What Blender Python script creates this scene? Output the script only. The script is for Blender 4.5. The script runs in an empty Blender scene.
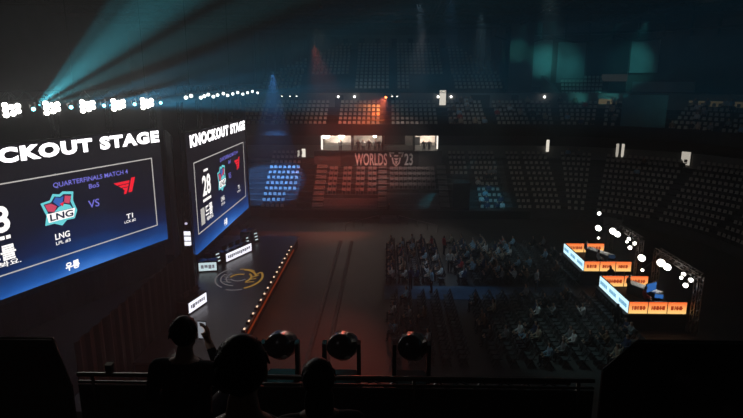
import bpy, bmesh, math, random
from mathutils import Vector, Matrix, Euler

random.seed(11)
rnd = random.random
PI = math.pi
R = math.radians
scene = bpy.context.scene
COL = scene.collection

# ------------------------------------------------------------------ materials
MATS = {}


def mat(name, color, rough=0.7, metal=0.0, noise=0.0, nscale=6.0, spec=0.35):
    if name in MATS:
        return MATS[name]
    m = bpy.data.materials.new(name)
    m.use_nodes = True
    nt = m.node_tree
    b = nt.nodes['Principled BSDF']
    b.inputs['Roughness'].default_value = rough
    b.inputs['Metallic'].default_value = metal
    b.inputs['Specular IOR Level'].default_value = spec
    c = (color[0], color[1], color[2], 1)
    b.inputs['Base Color'].default_value = c
    if noise:
        tc = nt.nodes.new('ShaderNodeTexCoord')
        nz = nt.nodes.new('ShaderNodeTexNoise')
        nz.inputs['Scale'].default_value = nscale
        nz.inputs['Detail'].default_value = 4
        rp = nt.nodes.new('ShaderNodeValToRGB')
        rp.color_ramp.elements[0].position = 0.3
        rp.color_ramp.elements[1].position = 0.7
        k = 1 - noise
        rp.color_ramp.elements[0].color = (color[0] * k, color[1] * k, color[2] * k, 1)
        k = 1 + noise
        rp.color_ramp.elements[1].color = (min(1, color[0] * k), min(1, color[1] * k), min(1, color[2] * k), 1)
        nt.links.new(tc.outputs['Object'], nz.inputs['Vector'])
        nt.links.new(nz.outputs['Fac'], rp.inputs['Fac'])
        nt.links.new(rp.outputs['Color'], b.inputs['Base Color'])
    MATS[name] = m
    return m


def glow(name, color, strength, sampled=False):
    if name in MATS:
        return MATS[name]
    m = bpy.data.materials.new(name)
    m.use_nodes = True
    nt = m.node_tree
    nt.nodes.clear()
    e = nt.nodes.new('ShaderNodeEmission')
    e.inputs['Color'].default_value = (color[0], color[1], color[2], 1)
    e.inputs['Strength'].default_value = strength
    o = nt.nodes.new('ShaderNodeOutputMaterial')
    nt.links.new(e.outputs[0], o.inputs[0])
    if not sampled:
        m.cycles.emission_sampling = 'NONE'
    MATS[name] = m
    return m


BLACK = mat('black_matt', (0.012, 0.012, 0.013), 0.8, noise=0.2)
DRAPE = mat('black_drape', (0.003, 0.003, 0.004), 0.95, noise=0.3, nscale=3)
BLKMET = mat('black_metal', (0.02, 0.02, 0.022), 0.35, 0.3, noise=0.15)
GLOSS = mat('gloss_black', (0.006, 0.006, 0.007), 0.22, 0.0, noise=0.1, spec=0.5)
ALU = mat('truss_aluminium', (0.22, 0.2, 0.19), 0.45, 0.8, noise=0.15)
RAILM = mat('rail_metal', (0.2, 0.18, 0.155), 0.35, 0.8, noise=0.1)
CONC = mat('dark_concrete', (0.11, 0.105, 0.1), 0.85, noise=0.25, nscale=1.5)
PALE = mat('pale_concrete', (0.24, 0.225, 0.215), 0.85, noise=0.15, nscale=1.2)
STEPD = mat('step_dark', (0.05, 0.048, 0.047), 0.85, noise=0.25, nscale=2)
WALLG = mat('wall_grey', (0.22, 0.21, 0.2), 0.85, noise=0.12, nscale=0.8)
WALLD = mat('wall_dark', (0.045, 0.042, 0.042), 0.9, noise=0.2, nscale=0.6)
WALLB = mat('wall_brown', (0.12, 0.10, 0.09), 0.9, noise=0.15, nscale=0.5)
PANELC = mat('cladding_panel', (0.26, 0.27, 0.27), 0.6, noise=0.18, nscale=0.5)
SEATG = mat('seat_plastic', (0.5, 0.47, 0.42), 0.55, noise=0.12)
SEATD = mat('seat_underside', (0.03, 0.03, 0.03), 0.7, noise=0.1)
SEATR = mat('seat_fold_plastic', (0.27, 0.24, 0.23), 0.6, noise=0.15)
CHAIRM = mat('chair_black', (0.035, 0.04, 0.042), 0.7, 0.0, noise=0.2)
FLOORM = mat('arena_floor', (0.03, 0.027, 0.026), 0.6, noise=0.3, nscale=0.35)
STAGEM = mat('stage_floor', (0.03, 0.025, 0.031), 0.3, noise=0.25, nscale=0.5, spec=0.5)
CEILM = mat('roof_deck', (0.05, 0.042, 0.04), 0.95, noise=0.2, nscale=0.3)
CARPET = mat('aisle_carpet', (0.06, 0.09, 0.13), 0.9, noise=0.2, nscale=2)
SKIN = mat('skin', (0.52, 0.33, 0.24), 0.6, noise=0.08)
HAIR = mat('dark_hair', (0.012, 0.010, 0.009), 0.55, noise=0.3, nscale=40)
PANTS = mat('dark_trousers', (0.02, 0.022, 0.03), 0.85, noise=0.2)
TOPS = [
    ('white', mat('top_white', (0.72, 0.72, 0.72), 0.85, noise=0.08)),
    ('black', mat('top_black', (0.018, 0.018, 0.02), 0.85, noise=0.2)),
    ('grey', mat('top_grey', (0.24, 0.24, 0.25), 0.85, noise=0.12)),
    ('navy', mat('top_navy', (0.03, 0.045, 0.11), 0.85, noise=0.12)),
    ('beige', mat('top_beige', (0.45, 0.37, 0.28), 0.85, noise=0.1)),
    ('red', mat('top_red', (0.4, 0.03, 0.03), 0.85, noise=0.1)),
    ('pale blue', mat('top_pale_blue', (0.3, 0.48, 0.62), 0.85, noise=0.1)),
    ('brown', mat('top_brown', (0.16, 0.09, 0.05), 0.85, noise=0.1)),
]
TOPW = [3, 6, 4, 4, 3, 1.2, 2.4, 2]
LAMPW = glow('lamp_white', (1.0, 0.97, 0.88), 14)
LAMPS_ = glow('lamp_small', (1.0, 0.98, 0.92), 5)
LAMPC = glow('lamp_cyan', (0.25, 0.9, 1.0), 8)
LAMPO = glow('lamp_orange', (1.0, 0.2, 0.05), 14)
WHITE_E = glow('led_white', (1.0, 0.98, 1.0), 1.6, True)

# ------------------------------------------------------------------ helpers


class MB:
    """collects shapes for ONE mesh"""

    def __init__(self):
        self.v = []
        self.f = []
        self.m = []
        self.cur = 0

    def face(self, pts):
        n = len(self.v)
        self.v += [tuple(p) for p in pts]
        self.f.append(list(range(n, n + len(pts))))
        self.m.append(self.cur)

    def hexa(self, p):
        n = len(self.v)
        self.v += [tuple(q) for q in p]
        for q in ((0, 3, 2, 1), (4, 5, 6, 7), (0, 1, 5, 4), (1, 2, 6, 5), (2, 3, 7, 6), (3, 0, 4, 7)):
            self.f.append([n + i for i in q])
            self.m.append(self.cur)

    def box(self, x0, x1, y0, y1, z0, z1, M=None):
        p = [(x0, y0, z0), (x1, y0, z0), (x1, y1, z0), (x0, y1, z0), (x0, y0, z1), (x1, y0, z1), (x1, y1, z1), (x0, y1, z1)]
        if M is not None:
            p = [M @ Vector(q) for q in p]
        self.hexa(p)
        return self

    def bar(self, a, b, w, h=None):
        a, b = Vector(a), Vector(b)
        h = h or w
        d = (b - a).normalized()
        up = Vector((0, 0, 1)) if abs(d.z) < 0.95 else Vector((1, 0, 0))
        s = d.cross(up).normalized() * (w / 2)
        t = s.cross(d).normalized() * (h / 2)
        self.hexa([a - s - t, a + s - t, a + s + t, a - s + t, b - s - t, b + s - t, b + s + t, b - s + t])
        return self

    def tube(self, a, b, r, n=10, r2=None):
        a, b = Vector(a), Vector(b)
        r2 = r if r2 is None else r2
        d = (b - a).normalized()
        up = Vector((0, 0, 1)) if abs(d.z) < 0.95 else Vector((1, 0, 0))
        s = d.cross(up).normalized()
        t = s.cross(d).normalized()
        k = len(self.v)
        for i in range(n):
            q = s * math.cos(2 * PI * i / n) + t * math.sin(2 * PI * i / n)
            self.v.append(tuple(a + q * r))
            self.v.append(tuple(b + q * r2))
        for i in range(n):
            j = (i + 1) % n
            self.f.append([k + 2 * i, k + 2 * j, k + 2 * j + 1, k + 2 * i + 1])
            self.m.append(self.cur)
        self.f.append([k + 2 * i for i in range(n)][::-1])
        self.m.append(self.cur)
        self.f.append([k + 2 * i + 1 for i in range(n)])
        self.m.append(self.cur)
        return self

    def ell(self, c, rx, ry, rz, nu=12, nv=8, M=None):
        k = len(self.v)
        for j in range(nv + 1):
            th = PI * j / nv
            for i in range(nu):
                ph = 2 * PI * i / nu
                p = Vector((rx * math.sin(th) * math.cos(ph), ry * math.sin(th) * math.sin(ph), rz * math.cos(th)))
                if M is not None:
                    p = M @ p
                self.v.append((c[0] + p.x, c[1] + p.y, c[2] + p.z))
        for j in range(nv):
            for i in range(nu):
                i2 = (i + 1) % nu
                self.f.append([k + j * nu + i, k + (j + 1) * nu + i, k + (j + 1) * nu + i2, k + j * nu + i2])
                self.m.append(self.cur)
        return self

    def poly(self, pts, y0, y1):
        """extrude a polygon given in x,z from y0 (front) to y1 (back)"""
        n = len(pts)
        k = len(self.v)
        self.v += [(p[0], y0, p[1]) for p in pts] + [(p[0], y1, p[1]) for p in pts]
        self.f.append([k + i for i in range(n)])
        self.m.append(self.cur)
        self.f.append([k + n + i for i in range(n)][::-1])
        self.m.append(self.cur)
        for i in range(n):
            j = (i + 1) % n
            self.f.append([k + i, k + n + i, k + n + j, k + j])
            self.m.append(self.cur)
        return self

    def merge(self, other, M):
        k = len(self.v)
        self.v += [tuple(M @ Vector(p)) for p in other.v]
        self.f += [[k + i for i in f] for f in other.f]
        self.m += other.m
        return self

    def mesh(self, name, mats, smooth=False, bevel=0):
        me = bpy.data.meshes.new(name)
        me.from_pydata(self.v, [], self.f)
        for m in (mats if isinstance(mats, (list, tuple)) else [mats]):
            me.materials.append(m)
        for i, p in enumerate(me.polygons):
            p.material_index = self.m[i]
        if smooth or bevel:
            bm = bmesh.new()
            bm.from_mesh(me)
            bmesh.ops.remove_doubles(bm, verts=bm.verts, dist=1e-5)
            bm.faces.ensure_lookup_table()
            if bevel:
                bmesh.ops.bevel(bm, geom=[e for e in bm.edges if len(e.link_faces) == 2 and e.calc_face_angle(0) > 0.6],
                                offset=bevel, segments=2, affect='EDGES')
            if smooth:
                for f in bm.faces:
                    f.smooth = True
            bm.normal_update()
            bm.to_mesh(me)
            bm.free()
        me.update()
        return me

    def build(self, name, mats, parent=None, smooth=False, bevel=0, loc=None, rotz=0):
        o = bpy.data.objects.new(name, self.mesh(name, mats, smooth, bevel))
        COL.objects.link(o)
        if parent:
            o.parent = parent
        if loc is not None:
            o.location = loc
        o.rotation_euler = (0, 0, rotz)
        return o


def tag(o, label, cat, group=None):
    o['label'] = label
    o['category'] = cat
    if group:
        o['group'] = group
    return o


def thing(name, label, cat, loc=(0, 0, 0), rotz=0, group=None):
    o = bpy.data.objects.new(name, None)
    o.empty_display_size = 0.2
    COL.objects.link(o)
    o.location = loc
    o.rotation_euler = (0, 0, rotz)
    return tag(o, label, cat, group)


def struct(o, label=None):
    o['kind'] = 'structure'
    if label:
        o['label'] = label
    return o


def dup(root, loc, rotz=None, label=None, group=None):
    r = root.copy()
    COL.objects.link(r)
    r.location = loc
    if rotz is not None:
        r.rotation_euler = (0, 0, rotz)
    if label:
        r['label'] = label
    if group:
        r['group'] = group
    for ch in list(root.children):
        c = ch.copy()
        COL.objects.link(c)
        c.parent = r
        for g in ch.children:
            d = g.copy()
            COL.objects.link(d)
            d.parent = c
    return r


def ordinal(n):
    w = ['zeroth', 'first', 'second', 'third', 'fourth', 'fifth', 'sixth', 'seventh', 'eighth', 'ninth', 'tenth', 'eleventh', 'twelfth',
         'thirteenth', 'fourteenth', 'fifteenth', 'sixteenth', 'seventeenth', 'eighteenth', 'nineteenth', 'twentieth']
    if n < len(w):
        return w[n]
    tens = {20: 'twenty', 30: 'thirty', 40: 'forty', 50: 'fifty', 60: 'sixty', 70: 'seventy'}
    t = n // 10 * 10
    if n == t:
        return {30: 'thirtieth', 40: 'fortieth', 50: 'fiftieth', 60: 'sixtieth', 70: 'seventieth'}[t]
    return tens[t] + '-' + w[n - t]


def text_mesh(body, m, width=None, height=None, bold=0.0, depth=0.01, parent=None, name='lettering', at=(0, 0, 0), center=True, space=1.0):
    """text standing in local x,z facing -y; scaled to width x height"""
    cu = bpy.data.curves.new(name, 'FONT')
    cu.body = body
    cu.size = 1
    cu.offset = bold
    cu.resolution_u = 3
    cu.space_character = space
    ob = bpy.data.objects.new(name, cu)
    COL.objects.link(ob)
    dg = bpy.context.evaluated_depsgraph_get()
    dg.update()
    me = bpy.data.meshes.new_from_object(ob.evaluated_get(dg))
    bpy.data.objects.remove(ob)
    xs = [v.co.x for v in me.vertices]
    ys = [v.co.y for v in me.vertices]
    x0, x1, y0, y1 = min(xs), max(xs), min(ys), max(ys)
    sx = sy = None
    if width:
        sx = width / (x1 - x0)
    if height:
        sy = height / (y1 - y0)
    sx = sx or sy
    sy = sy or sx
    cx = (x0 + x1) / 2 if center else x0
    cy = (y0 + y1) / 2 if center else y0
    for v in me.vertices:
        v.co = Vector(((v.co.x - cx) * sx, -depth, (v.co.y - cy) * sy))
    me.materials.clear()
    me.materials.append(m)
    o = bpy.data.objects.new(name, me)
    COL.objects.link(o)
    o.parent = parent
    o.location = at
    return o


def spot(name, loc, target, power, color, angle, blend=0.4, radius=0.06):
    l = bpy.data.lights.new(name, 'SPOT')
    l.energy = power
    l.color = color
    l.spot_size = R(angle)
    l.spot_blend = blend
    l.shadow_soft_size = radius
    o = bpy.data.objects.new(name, l)
    COL.objects.link(o)
    o.location = loc
    d = Vector(target) - Vector(loc)
    o.rotation_euler = d.to_track_quat('-Z', 'Y').to_euler()
    return o


def point(name, loc, power, color, radius=0.1):
    l = bpy.data.lights.new(name, 'POINT')
    l.energy = power
    l.color = color
    l.shadow_soft_size = radius
    o = bpy.data.objects.new(name, l)
    COL.objects.link(o)
    o.location = loc
    return o


def area(name, loc, target, power, color, sx, sy):
    l = bpy.data.lights.new(name, 'AREA')
    l.shape = 'RECTANGLE'
    l.size = sx
    l.size_y = sy
    l.energy = power
    l.color = color
    o = bpy.data.objects.new(name, l)
    COL.objects.link(o)
    o.location = loc
    o.rotation_euler = (Vector(target) - Vector(loc)).to_track_quat('-Z', 'Y').to_euler()
    return o


def lattice(mb, a, b, w, step=None, t=0.05):
    """square box truss from a to b of width w"""
    a, b = Vector(a), Vector(b)
    d = (b - a)
    L = d.length
    d.normalize()
    up = Vector((0, 0, 1)) if abs(d.z) < 0.9 else Vector((0, 1, 0))
    s = d.cross(up).normalized() * (w / 2)
    u = s.cross(d).normalized() * (w / 2)
    cs = [s + u, s - u, -s - u, -s + u]
    for c in cs:
        mb.bar(a + c, b + c, t)
    n = max(1, round(L / (step or w)))
    for i in range(n):
        p, q = a + d * (L * i / n), a + d * (L * (i + 1) / n)
        for k in range(4):
            c1, c2 = cs[k], cs[(k + 1) % 4]
            if i % 2:
                c1, c2 = c2, c1
            mb.bar(p + c1, q + c2, t * 0.6)
    return mb


# ------------------------------------------------------------------ camera
CAMZ = 14.0
FPX = 560.0
cam_d = bpy.data.cameras.new('camera')
cam = bpy.data.objects.new('camera', cam_d)
COL.objects.link(cam)
cam.location = (0, 0, CAMZ)
cam_d.sensor_width = 36
cam_d.lens = 36 * FPX / 743
cam_d.clip_start = 0.05
cam_d.clip_end = 400
cam.rotation_euler = (R(90 - 12.8), 0, R(1.4))
scene.camera = cam
CI = None


def project(p):
    global CI
    if CI is None:
        CI = (Matrix.Translation(cam.location) @ Euler(cam.rotation_euler).to_matrix().to_4x4()).inverted()
    q = CI @ Vector(p)
    if q.z > -0.1:
        return None
    return (371.5 + FPX * q.x / -q.z, 209 - FPX * q.y / -q.z)


# ------------------------------------------------------------------ bowl path
YF, CX, CY, R0 = 58.0, 16.0, 45.0, 13.0
XL, YR = -18.0, 21.0


def path(d, step=2.0, x0=XL, y1=YR, a1=0):
    pts = []
    n = max(1, int((CX - x0) / step))
    for i in range(n):
        pts.append((x0 + (CX - x0) * i / n, YF + d))
    na = 18
    for i in range(na + 1):
        a = R(90 - (90 - a1) * i / na)
        pts.append((CX + (R0 + d) * math.cos(a), CY + (R0 + d) * math.sin(a)))
    if a1 == 0:
        n = 5
        for i in range(1, n + 1):
            pts.append((CX + R0 + d, CY - (CY - y1) * i / n))
    return pts


def on_arc(d, a):
    return (CX + (R0 + d) * math.cos(R(a)), CY + (R0 + d) * math.sin(R(a)))


def ribbon(mb, d0, z0, d1, z1, **kw):
    p, q = path(d0, **kw), path(d1, **kw)
    k = len(mb.v)
    n = len(p)
    mb.v += [(a[0], a[1], z0) for a in p] + [(a[0], a[1], z1) for a in q]
    for i in range(n - 1):
        mb.f.append([k + i, k + i + 1, k + n + i + 1, k + n + i])
        mb.m.append(mb.cur)


# ------------------------------------------------------------------ the room
struct(MB().box(-34, 45, -6, 90, -0.4, 0).build('floor', FLOORM), 'dark arena floor')
struct(MB().box(-34, 45, -6, 90, 22.0, 22.5).build('ceiling', CEILM), 'dark roof deck high above the arena')
struct(MB().box(-34, 45, 84, 84.5, 0, 22).build('wall_far', WALLB), 'dim back wall above the far upper stand')
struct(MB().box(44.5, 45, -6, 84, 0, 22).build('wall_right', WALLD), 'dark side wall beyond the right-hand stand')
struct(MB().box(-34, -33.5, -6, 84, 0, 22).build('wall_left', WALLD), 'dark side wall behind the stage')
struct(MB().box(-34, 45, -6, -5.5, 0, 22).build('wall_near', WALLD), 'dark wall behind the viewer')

# lower terrace
T1N, T1D, T1R, T1Z = 11, 0.78, 0.48, 0.4
mb = MB()
ribbon(mb, -0.35, 0, -0.35, T1Z + 0.5)
ribbon(mb, -0.35, T1Z + 0.5, -0.25, T1Z + 0.5)
ribbon(mb, -0.25, T1Z + 0.5, -0.25, T1Z)
ribbon(mb, -0.25, T1Z, T1D, T1Z)
for k in range(1, T1N):
    ribbon(mb, k * T1D, T1Z + (k - 1) * T1R, k * T1D, T1Z + k * T1R)
    ribbon(mb, k * T1D, T1Z + k * T1R, (k + 1) * T1D, T1Z + k * T1R)
struct(mb.build('lower_terrace', STEPD), 'stepped dark lower tier wrapping the far side and the corner')
T1TOP = T1Z + (T1N - 1) * T1R
DW = T1N * T1D + 0.25
mb = MB()
ribbon(mb, DW - 0.3, T1TOP, DW, T1TOP)
ribbon(mb, DW, T1TOP, DW, 6.6)
ribbon(mb, DW, 6.6, DW + 0.2, 6.6)
struct(mb.build('wall_lower_concourse', WALLG), 'grey low wall behind the lower tier')
mb = MB()
ribbon(mb, DW + 0.2, 6.0, DW + 4, 6.0)
ribbon(mb, DW + 4, 6.0, DW + 4, 8.4)
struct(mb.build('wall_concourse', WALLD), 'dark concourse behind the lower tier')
# second tier
T2D0, T2Z, T2N, T2D, T2R = 3.5, 9.0, 6, 0.8, 0.42
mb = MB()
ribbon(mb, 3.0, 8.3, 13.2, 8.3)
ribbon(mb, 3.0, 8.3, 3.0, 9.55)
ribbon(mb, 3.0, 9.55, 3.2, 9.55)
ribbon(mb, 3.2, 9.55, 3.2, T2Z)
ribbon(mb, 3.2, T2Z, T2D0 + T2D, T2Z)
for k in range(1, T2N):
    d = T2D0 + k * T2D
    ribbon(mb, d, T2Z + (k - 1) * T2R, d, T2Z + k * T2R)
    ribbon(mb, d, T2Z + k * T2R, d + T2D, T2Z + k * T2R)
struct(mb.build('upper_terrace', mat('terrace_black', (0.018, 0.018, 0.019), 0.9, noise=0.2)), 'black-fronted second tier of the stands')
D2 = T2D0 + T2N * T2D + 0.3
mb = MB()
ribbon(mb, D2 - 0.3, T2Z + 5 * T2R, D2, T2Z + 5 * T2R)
ribbon(mb, D2, T2Z + 5 * T2R, D2, 12.75)
ribbon(mb, D2, 12.75, D2 + 0.4, 12.75)
struct(mb.build('wall_upper_concourse', WALLG), 'pale wall above the second tier')
# wall panels: dark doorways set in the pale wall
def wall_box(mb, d, px0, px1, z0, z1, th=0.12):
    """a box standing on the far straight wall of offset d"""
    mb.box(px0, px1, YF + d - th, YF + d, z0, z1)


for i, (x0, x1) in enumerate([(-11.2, -10.2), (-5.9, -4.9), (0.3, 1.1), (9.9, 12.1), (14.6, 15.4)]):
    m_ = MB()
    wall_box(m_, D2, x0, x1, 11.1, 12.5)
    struct(m_.build('door_%d' % (i + 1), WALLD), 'dark doorway in the pale wall above the second tier')

# third tier on the far side
T3D0, T3Z, T3N, T3D, T3R = D2 + 0.4, 12.75, 14, 0.75, 0.42


def t3x(k):
    f = k / (T3N - 1)
    return (-15.2 + 9.0 * max(0, f - 0.25) / 0.75, 14.2 - 4.8 * max(0, f - 0.25) / 0.75)


mb = MB()
for k in range(T3N):
    y0, y1 = YF + T3D0 + k * T3D, YF + T3D0 + (k + 1) * T3D
    a, b = t3x(k)
    mb.box(a, b, y0, y1 + (6 if k == T3N - 1 else 0), T3Z - 0.5, T3Z + k * T3R)
struct(mb.build('third_terrace', STEPD), 'stepped third tier high on the far side')
# walls that flank the third tier
mb = MB()
mb.box(-30, -15.3, YF + T3D0 + 0.2, YF + T3D0 + 0.6, 12.7, 19.8)
for k in range(2, T3N):
    a, b = t3x(k)
    a0, b0 = t3x(k - 1)
    y = YF + T3D0 + k * T3D
    if a > a0:
        mb.box(a0 - 0.1, a, y, y + 0.3, 12.7, 19.8)
struct(mb.build('wall_third_left', WALLB), 'brownish wall left of the third tier')
mb = MB()
mb.box(14.3, 17, YF + T3D0 + 0.2, YF + T3D0 + 0.6, 12.7, 20.3)
for k in range(2, T3N):
    a, b = t3x(k)
    a0, b0 = t3x(k - 1)
    y = YF + T3D0 + k * T3D
    if b < b0:
        mb.box(b, b0 + 0.1, y, y + 0.3, 12.7, 20.3)
struct(mb.build('wall_third_right', WALLB), 'brownish wall right of the third tier')
mb = MB()
mb.box(-9, 11, 79.2, 79.5, 18.2, 20.2)
struct(mb.build('wall_third_back', WALLG), 'grey wall band behind the top row of the third tier')
for i in range(9):
    x = -8 + i * 2.2
    struct(MB().box(x, x + 0.7, 79.0, 79.2, 18.4, 19.7).build('window_%d' % (i + 1), WALLD), 'dark opening in the wall band above the third tier')

# corner: upper wall, cladding panels
mb = MB()
ribbon(mb, 13.5, 12.7, 13.5, 22.0, x0=15.5)
ribbon(mb, D2 + 0.4, 12.75, 13.5, 12.75, x0=15.5)
struct(mb.build('wall_corner', WALLB), 'dark upper wall around the corner')


def arc_panel(mb, d, a0, a1, z0, z1, th=0.25, n=4):
    for i in range(n):
        b0, b1 = a0 + (a1 - a0) * i / n, a0 + (a1 - a0) * (i + 1) / n
        p = [on_arc(d, b0), on_arc(d, b1), on_arc(d + th, b1), on_arc(d + th, b0)]
        mb.hexa([(q[0], q[1], z0) for q in p] + [(q[0], q[1], z1) for q in p])
    return mb


panels = [(97.5, 92.5, 13.6, 19.2), (86, 81.0, 13.4, 18.9), (79.5, 72.5, 13.4, 18.6), (61.5, 55, 15.0, 18.6)]
for i, (a0, a1, z0, z1) in enumerate(panels):
    if a0 > 90:
        o = MB().box(15.4, 17.6, 69.5, 69.8, 12.9, 19.6).build('wall_panel_%d' % (i + 1), PANELC)
    else:
        o = arc_panel(MB(), 12.6, a0, a1, z0, z1).build('wall_panel_%d' % (i + 1), PANELC)
    struct(o, 'pale cladding panel lit teal high in the corner')
for i, (a0, a1) in enumerate([(91, 86.4), (72, 62)]):
    struct(arc_panel(MB(), 12.9, a0, a1, 12.8, 18.8).build('door_%d' % (i + 11), BLACK), 'tall black opening between the cladding panels in the corner')

# corner balcony
mb = MB()
arc_panel(mb, 9.0, 79, 59.5, 11.8, 12.75, 0.3, 8)
struct(mb.build('wall_balcony', PANELC), 'pale balcony parapet in the corner lit teal')
mb = MB()
arc_panel(mb, 11.0, 60, 45, 12.9, 14.0, 0.2, 6)
struct(mb.build('wall_balcony_right', PANELC), 'pale parapet of the upper walkway right of the balcony')
mb = MB()
for k in range(5):
    arc_panel(mb, 9.4 + 0.7 * k, 80, 66, 11.4, 12.1 + 0.45 * k, 0.7, 6)
struct(mb.build('balcony_terrace', STEPD), 'stepped floor of the small corner balcony')
mb = MB()
p0, p1 = on_arc(9.0, 79.6), on_arc(12.4, 83)
n0 = Vector((0.25, 0.05, 0))
a, b = Vector((p0[0], p0[1], 0)), Vector((p1[0], p1[1], 0))
z = Vector((0, 0, 1))
mb.hexa([a - n0 + z * 11.6, a + n0 + z * 11.6, b + n0 + z * 13, b - n0 + z * 13, a - n0 + z * 12.8, a + n0 + z * 12.8, b + n0 + z * 14.8, b - n0 + z * 14.8])
struct(mb.build('wall_balcony_side', PANELC), 'sloping side parapet of the corner balcony')
mb = MB()
for k in range(16):
    aa = 90 - k * 6
    q = on_arc(12.2, aa)
    mb.box(q[0] - 0.12, q[0] + 0.12, q[1] - 0.12, q[1] + 0.12, 18.8, 22)
arc_panel(mb, 12.0, 92, 2, 19.4, 19.65, 0.4, 24)
struct(mb.build('trim_1', BLKMET), 'black ring beam under the roof around the corner')
o = arc_panel(MB(), 12.4, 68, 61.8, 14.05, 14.85, 0.1).build('window_21', glow('corner_window', (0.5, 0.55, 0.5), 0.03))
struct(o, 'dimly lit window above the corner balcony')
for i, (a0, a1) in enumerate([(68, 63), (44, 35), (34, 24)]):
    o = arc_panel(MB(), D2 - 0.05, a0, a1, 11.55, 12.1, 0.05).build('window_%d' % (22 + i), glow('strip_window_%d' % i, (0.75, 0.6, 0.32), 0.11 if i == 0 else 0.045))
    struct(o, 'dim yellow strip window behind the second tier')

# ------------------------------------------------------------------ seats
def seat_mb():
    s = MB()
    s.hexa([(-0.17, 0.17, 0.5), (0.17, 0.17, 0.5), (0.17, 0.22, 0.5), (-0.17, 0.22, 0.5),
            (-0.15, 0.22, 0.8), (0.15, 0.22, 0.8), (0.15, 0.26, 0.8), (-0.15, 0.26, 0.8)])
    s.cur = 1
    s.hexa([(-0.19, -0.02, 0.42), (0.19, -0.02, 0.42), (0.19, 0.18, 0.36), (-0.19, 0.18, 0.36),
            (-0.19, 0.02, 0.47), (0.19, 0.02, 0.47), (0.19, 0.18, 0.43), (-0.19, 0.18, 0.43)])
    s.box(-0.05, 0.05, 0.06, 0.16, 0.0, 0.4)
    return s


SEAT = seat_mb()
SEAT_ME = SEAT.mesh('stadium_seat', [SEATG, SEATD])
FOLD = MB()
FOLD.hexa([(-0.22, 0.12, 0.4), (0.22, 0.12, 0.4), (0.22, 0.2, 0.4), (-0.22, 0.2, 0.4),
           (-0.21, 0.2, 0.72), (0.21, 0.2, 0.72), (0.21, 0.25, 0.72), (-0.21, 0.25, 0.72)])
FOLD.hexa([(-0.21, 0.0, 0.4), (0.21, 0.0, 0.4), (0.21, 0.1, 0.38), (-0.21, 0.1, 0.38),
           (-0.21, 0.06, 0.6), (0.21, 0.06, 0.6), (0.21, 0.12, 0.6), (-0.21, 0.12, 0.6)])
FOLD.box(-0.2, -0.15, 0.05, 0.18, 0, 0.42)
FOLD.box(0.15, 0.2, 0.05, 0.18, 0, 0.42)
FOLD_ME = FOLD.mesh('retractable_seat', SEATR)

SP = 0.52
seats = []     # (x,y,z,rotz, blockname, row, number)
folds = []


def seat_run(d, z, x0, x1, block, row, lst):
    n = int((x1 - x0) / SP)
    off = x0 + ((x1 - x0) - n * SP) / 2 + SP / 2
    for i in range(n):
        lst.append((off + i * SP, YF + d + 0.36, z, 0.0, block, row, i + 1))


def seat_arc(d, z, a0, a1, block, row, lst):
    r = R0 + d + 0.36
    n = int(r * R(a0 - a1) / SP)
    for i in range(n):
        a = a0 - (a0 - a1) * (i + 0.5) / n
        lst.append((CX + r * math.cos(R(a)), CY + r * math.sin(R(a)), z, R(a - 90), block, row, i + 1))


def seat_right(d, z, y0, y1, block, row, lst):
    n = int((y0 - y1) / SP)
    for i in range(n):
        lst.append((CX + R0 + d + 0.36, y0 - (i + 0.5) * SP, z, R(-90), block, row, i + 1))


for k in range(T1N):
    d, z, r = k * T1D, T1Z + k * T1R, k + 1
    if k >= 3:
        seat_run(d, z, -13.6, -9.6 - 0.0 * k, 'blue-lit block left of the stairs', r, seats)
    else:
        seat_run(d, z, -13.6, -10.6, 'blue-lit block left of the stairs', r, seats)
    if 3 <= k <= 7:
        for q, (x0, x1) in enumerate([(-6.6, -5.2), (-5.0, -3.6), (-3.4, -2.2), (-2.1, -0.8)]):
            seat_run(d, z, x0, x1, 'reddish %s bank under the banner' % ['leftmost', 'second', 'third', 'rightmost'][q], r, folds)
    if 4 <= k <= 7:
        seat_run(d, z, 0.3, 5.9, 'grey bank right of the pale centre stairs', r, folds)
    if k > 5:
        seat_run(d, z, 7.2, 9.6, 'dark block above the black booth box', r, seats)
    seat_run(d, z, 9.9 - 0.02 * k, 12.9, 'cyan-lit block right of the black box', r, seats)
    seat_run(d, z, 13.9, 15.9, 'block right of the dark aisle', r, seats)
    seat_arc(d, z, 90, 78.5 + 0.6 * k * 0.6, 'block right of the dark aisle', r, seats)
    seat_arc(d, z, 76.5 + 0.15 * k, 68.5, 'wedge block at the bend of the stand', r, seats)
    seat_arc(d, z, 64.5, 42, 'corner block past the wedge', r, seats)
    seat_arc(d, z, 39, 17, 'second corner block behind the booths', r, seats)
    seat_arc(d, z, 14, 0, 'right-hand block beside the picture edge', r, seats)
rest = []
for k in range(T2N):
    d, z = T2D0 + k * T2D, T2Z + k * T2R
    for x0, x1 in [(-17.5, -13.2), (-12.8, -6.3), (-5.4, -0.4), (0.4, 6.0), (6.8, 11.2), (12.0, 16)]:
        seat_run(d, z, x0, x1, '', k, rest)
    for a0, a1 in [(90, 82), (80, 68), (66, 61), (44, 30), (28, 14), (12, 0)]:
        seat_arc(d, z, a0, a1, '', k, rest)
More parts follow.
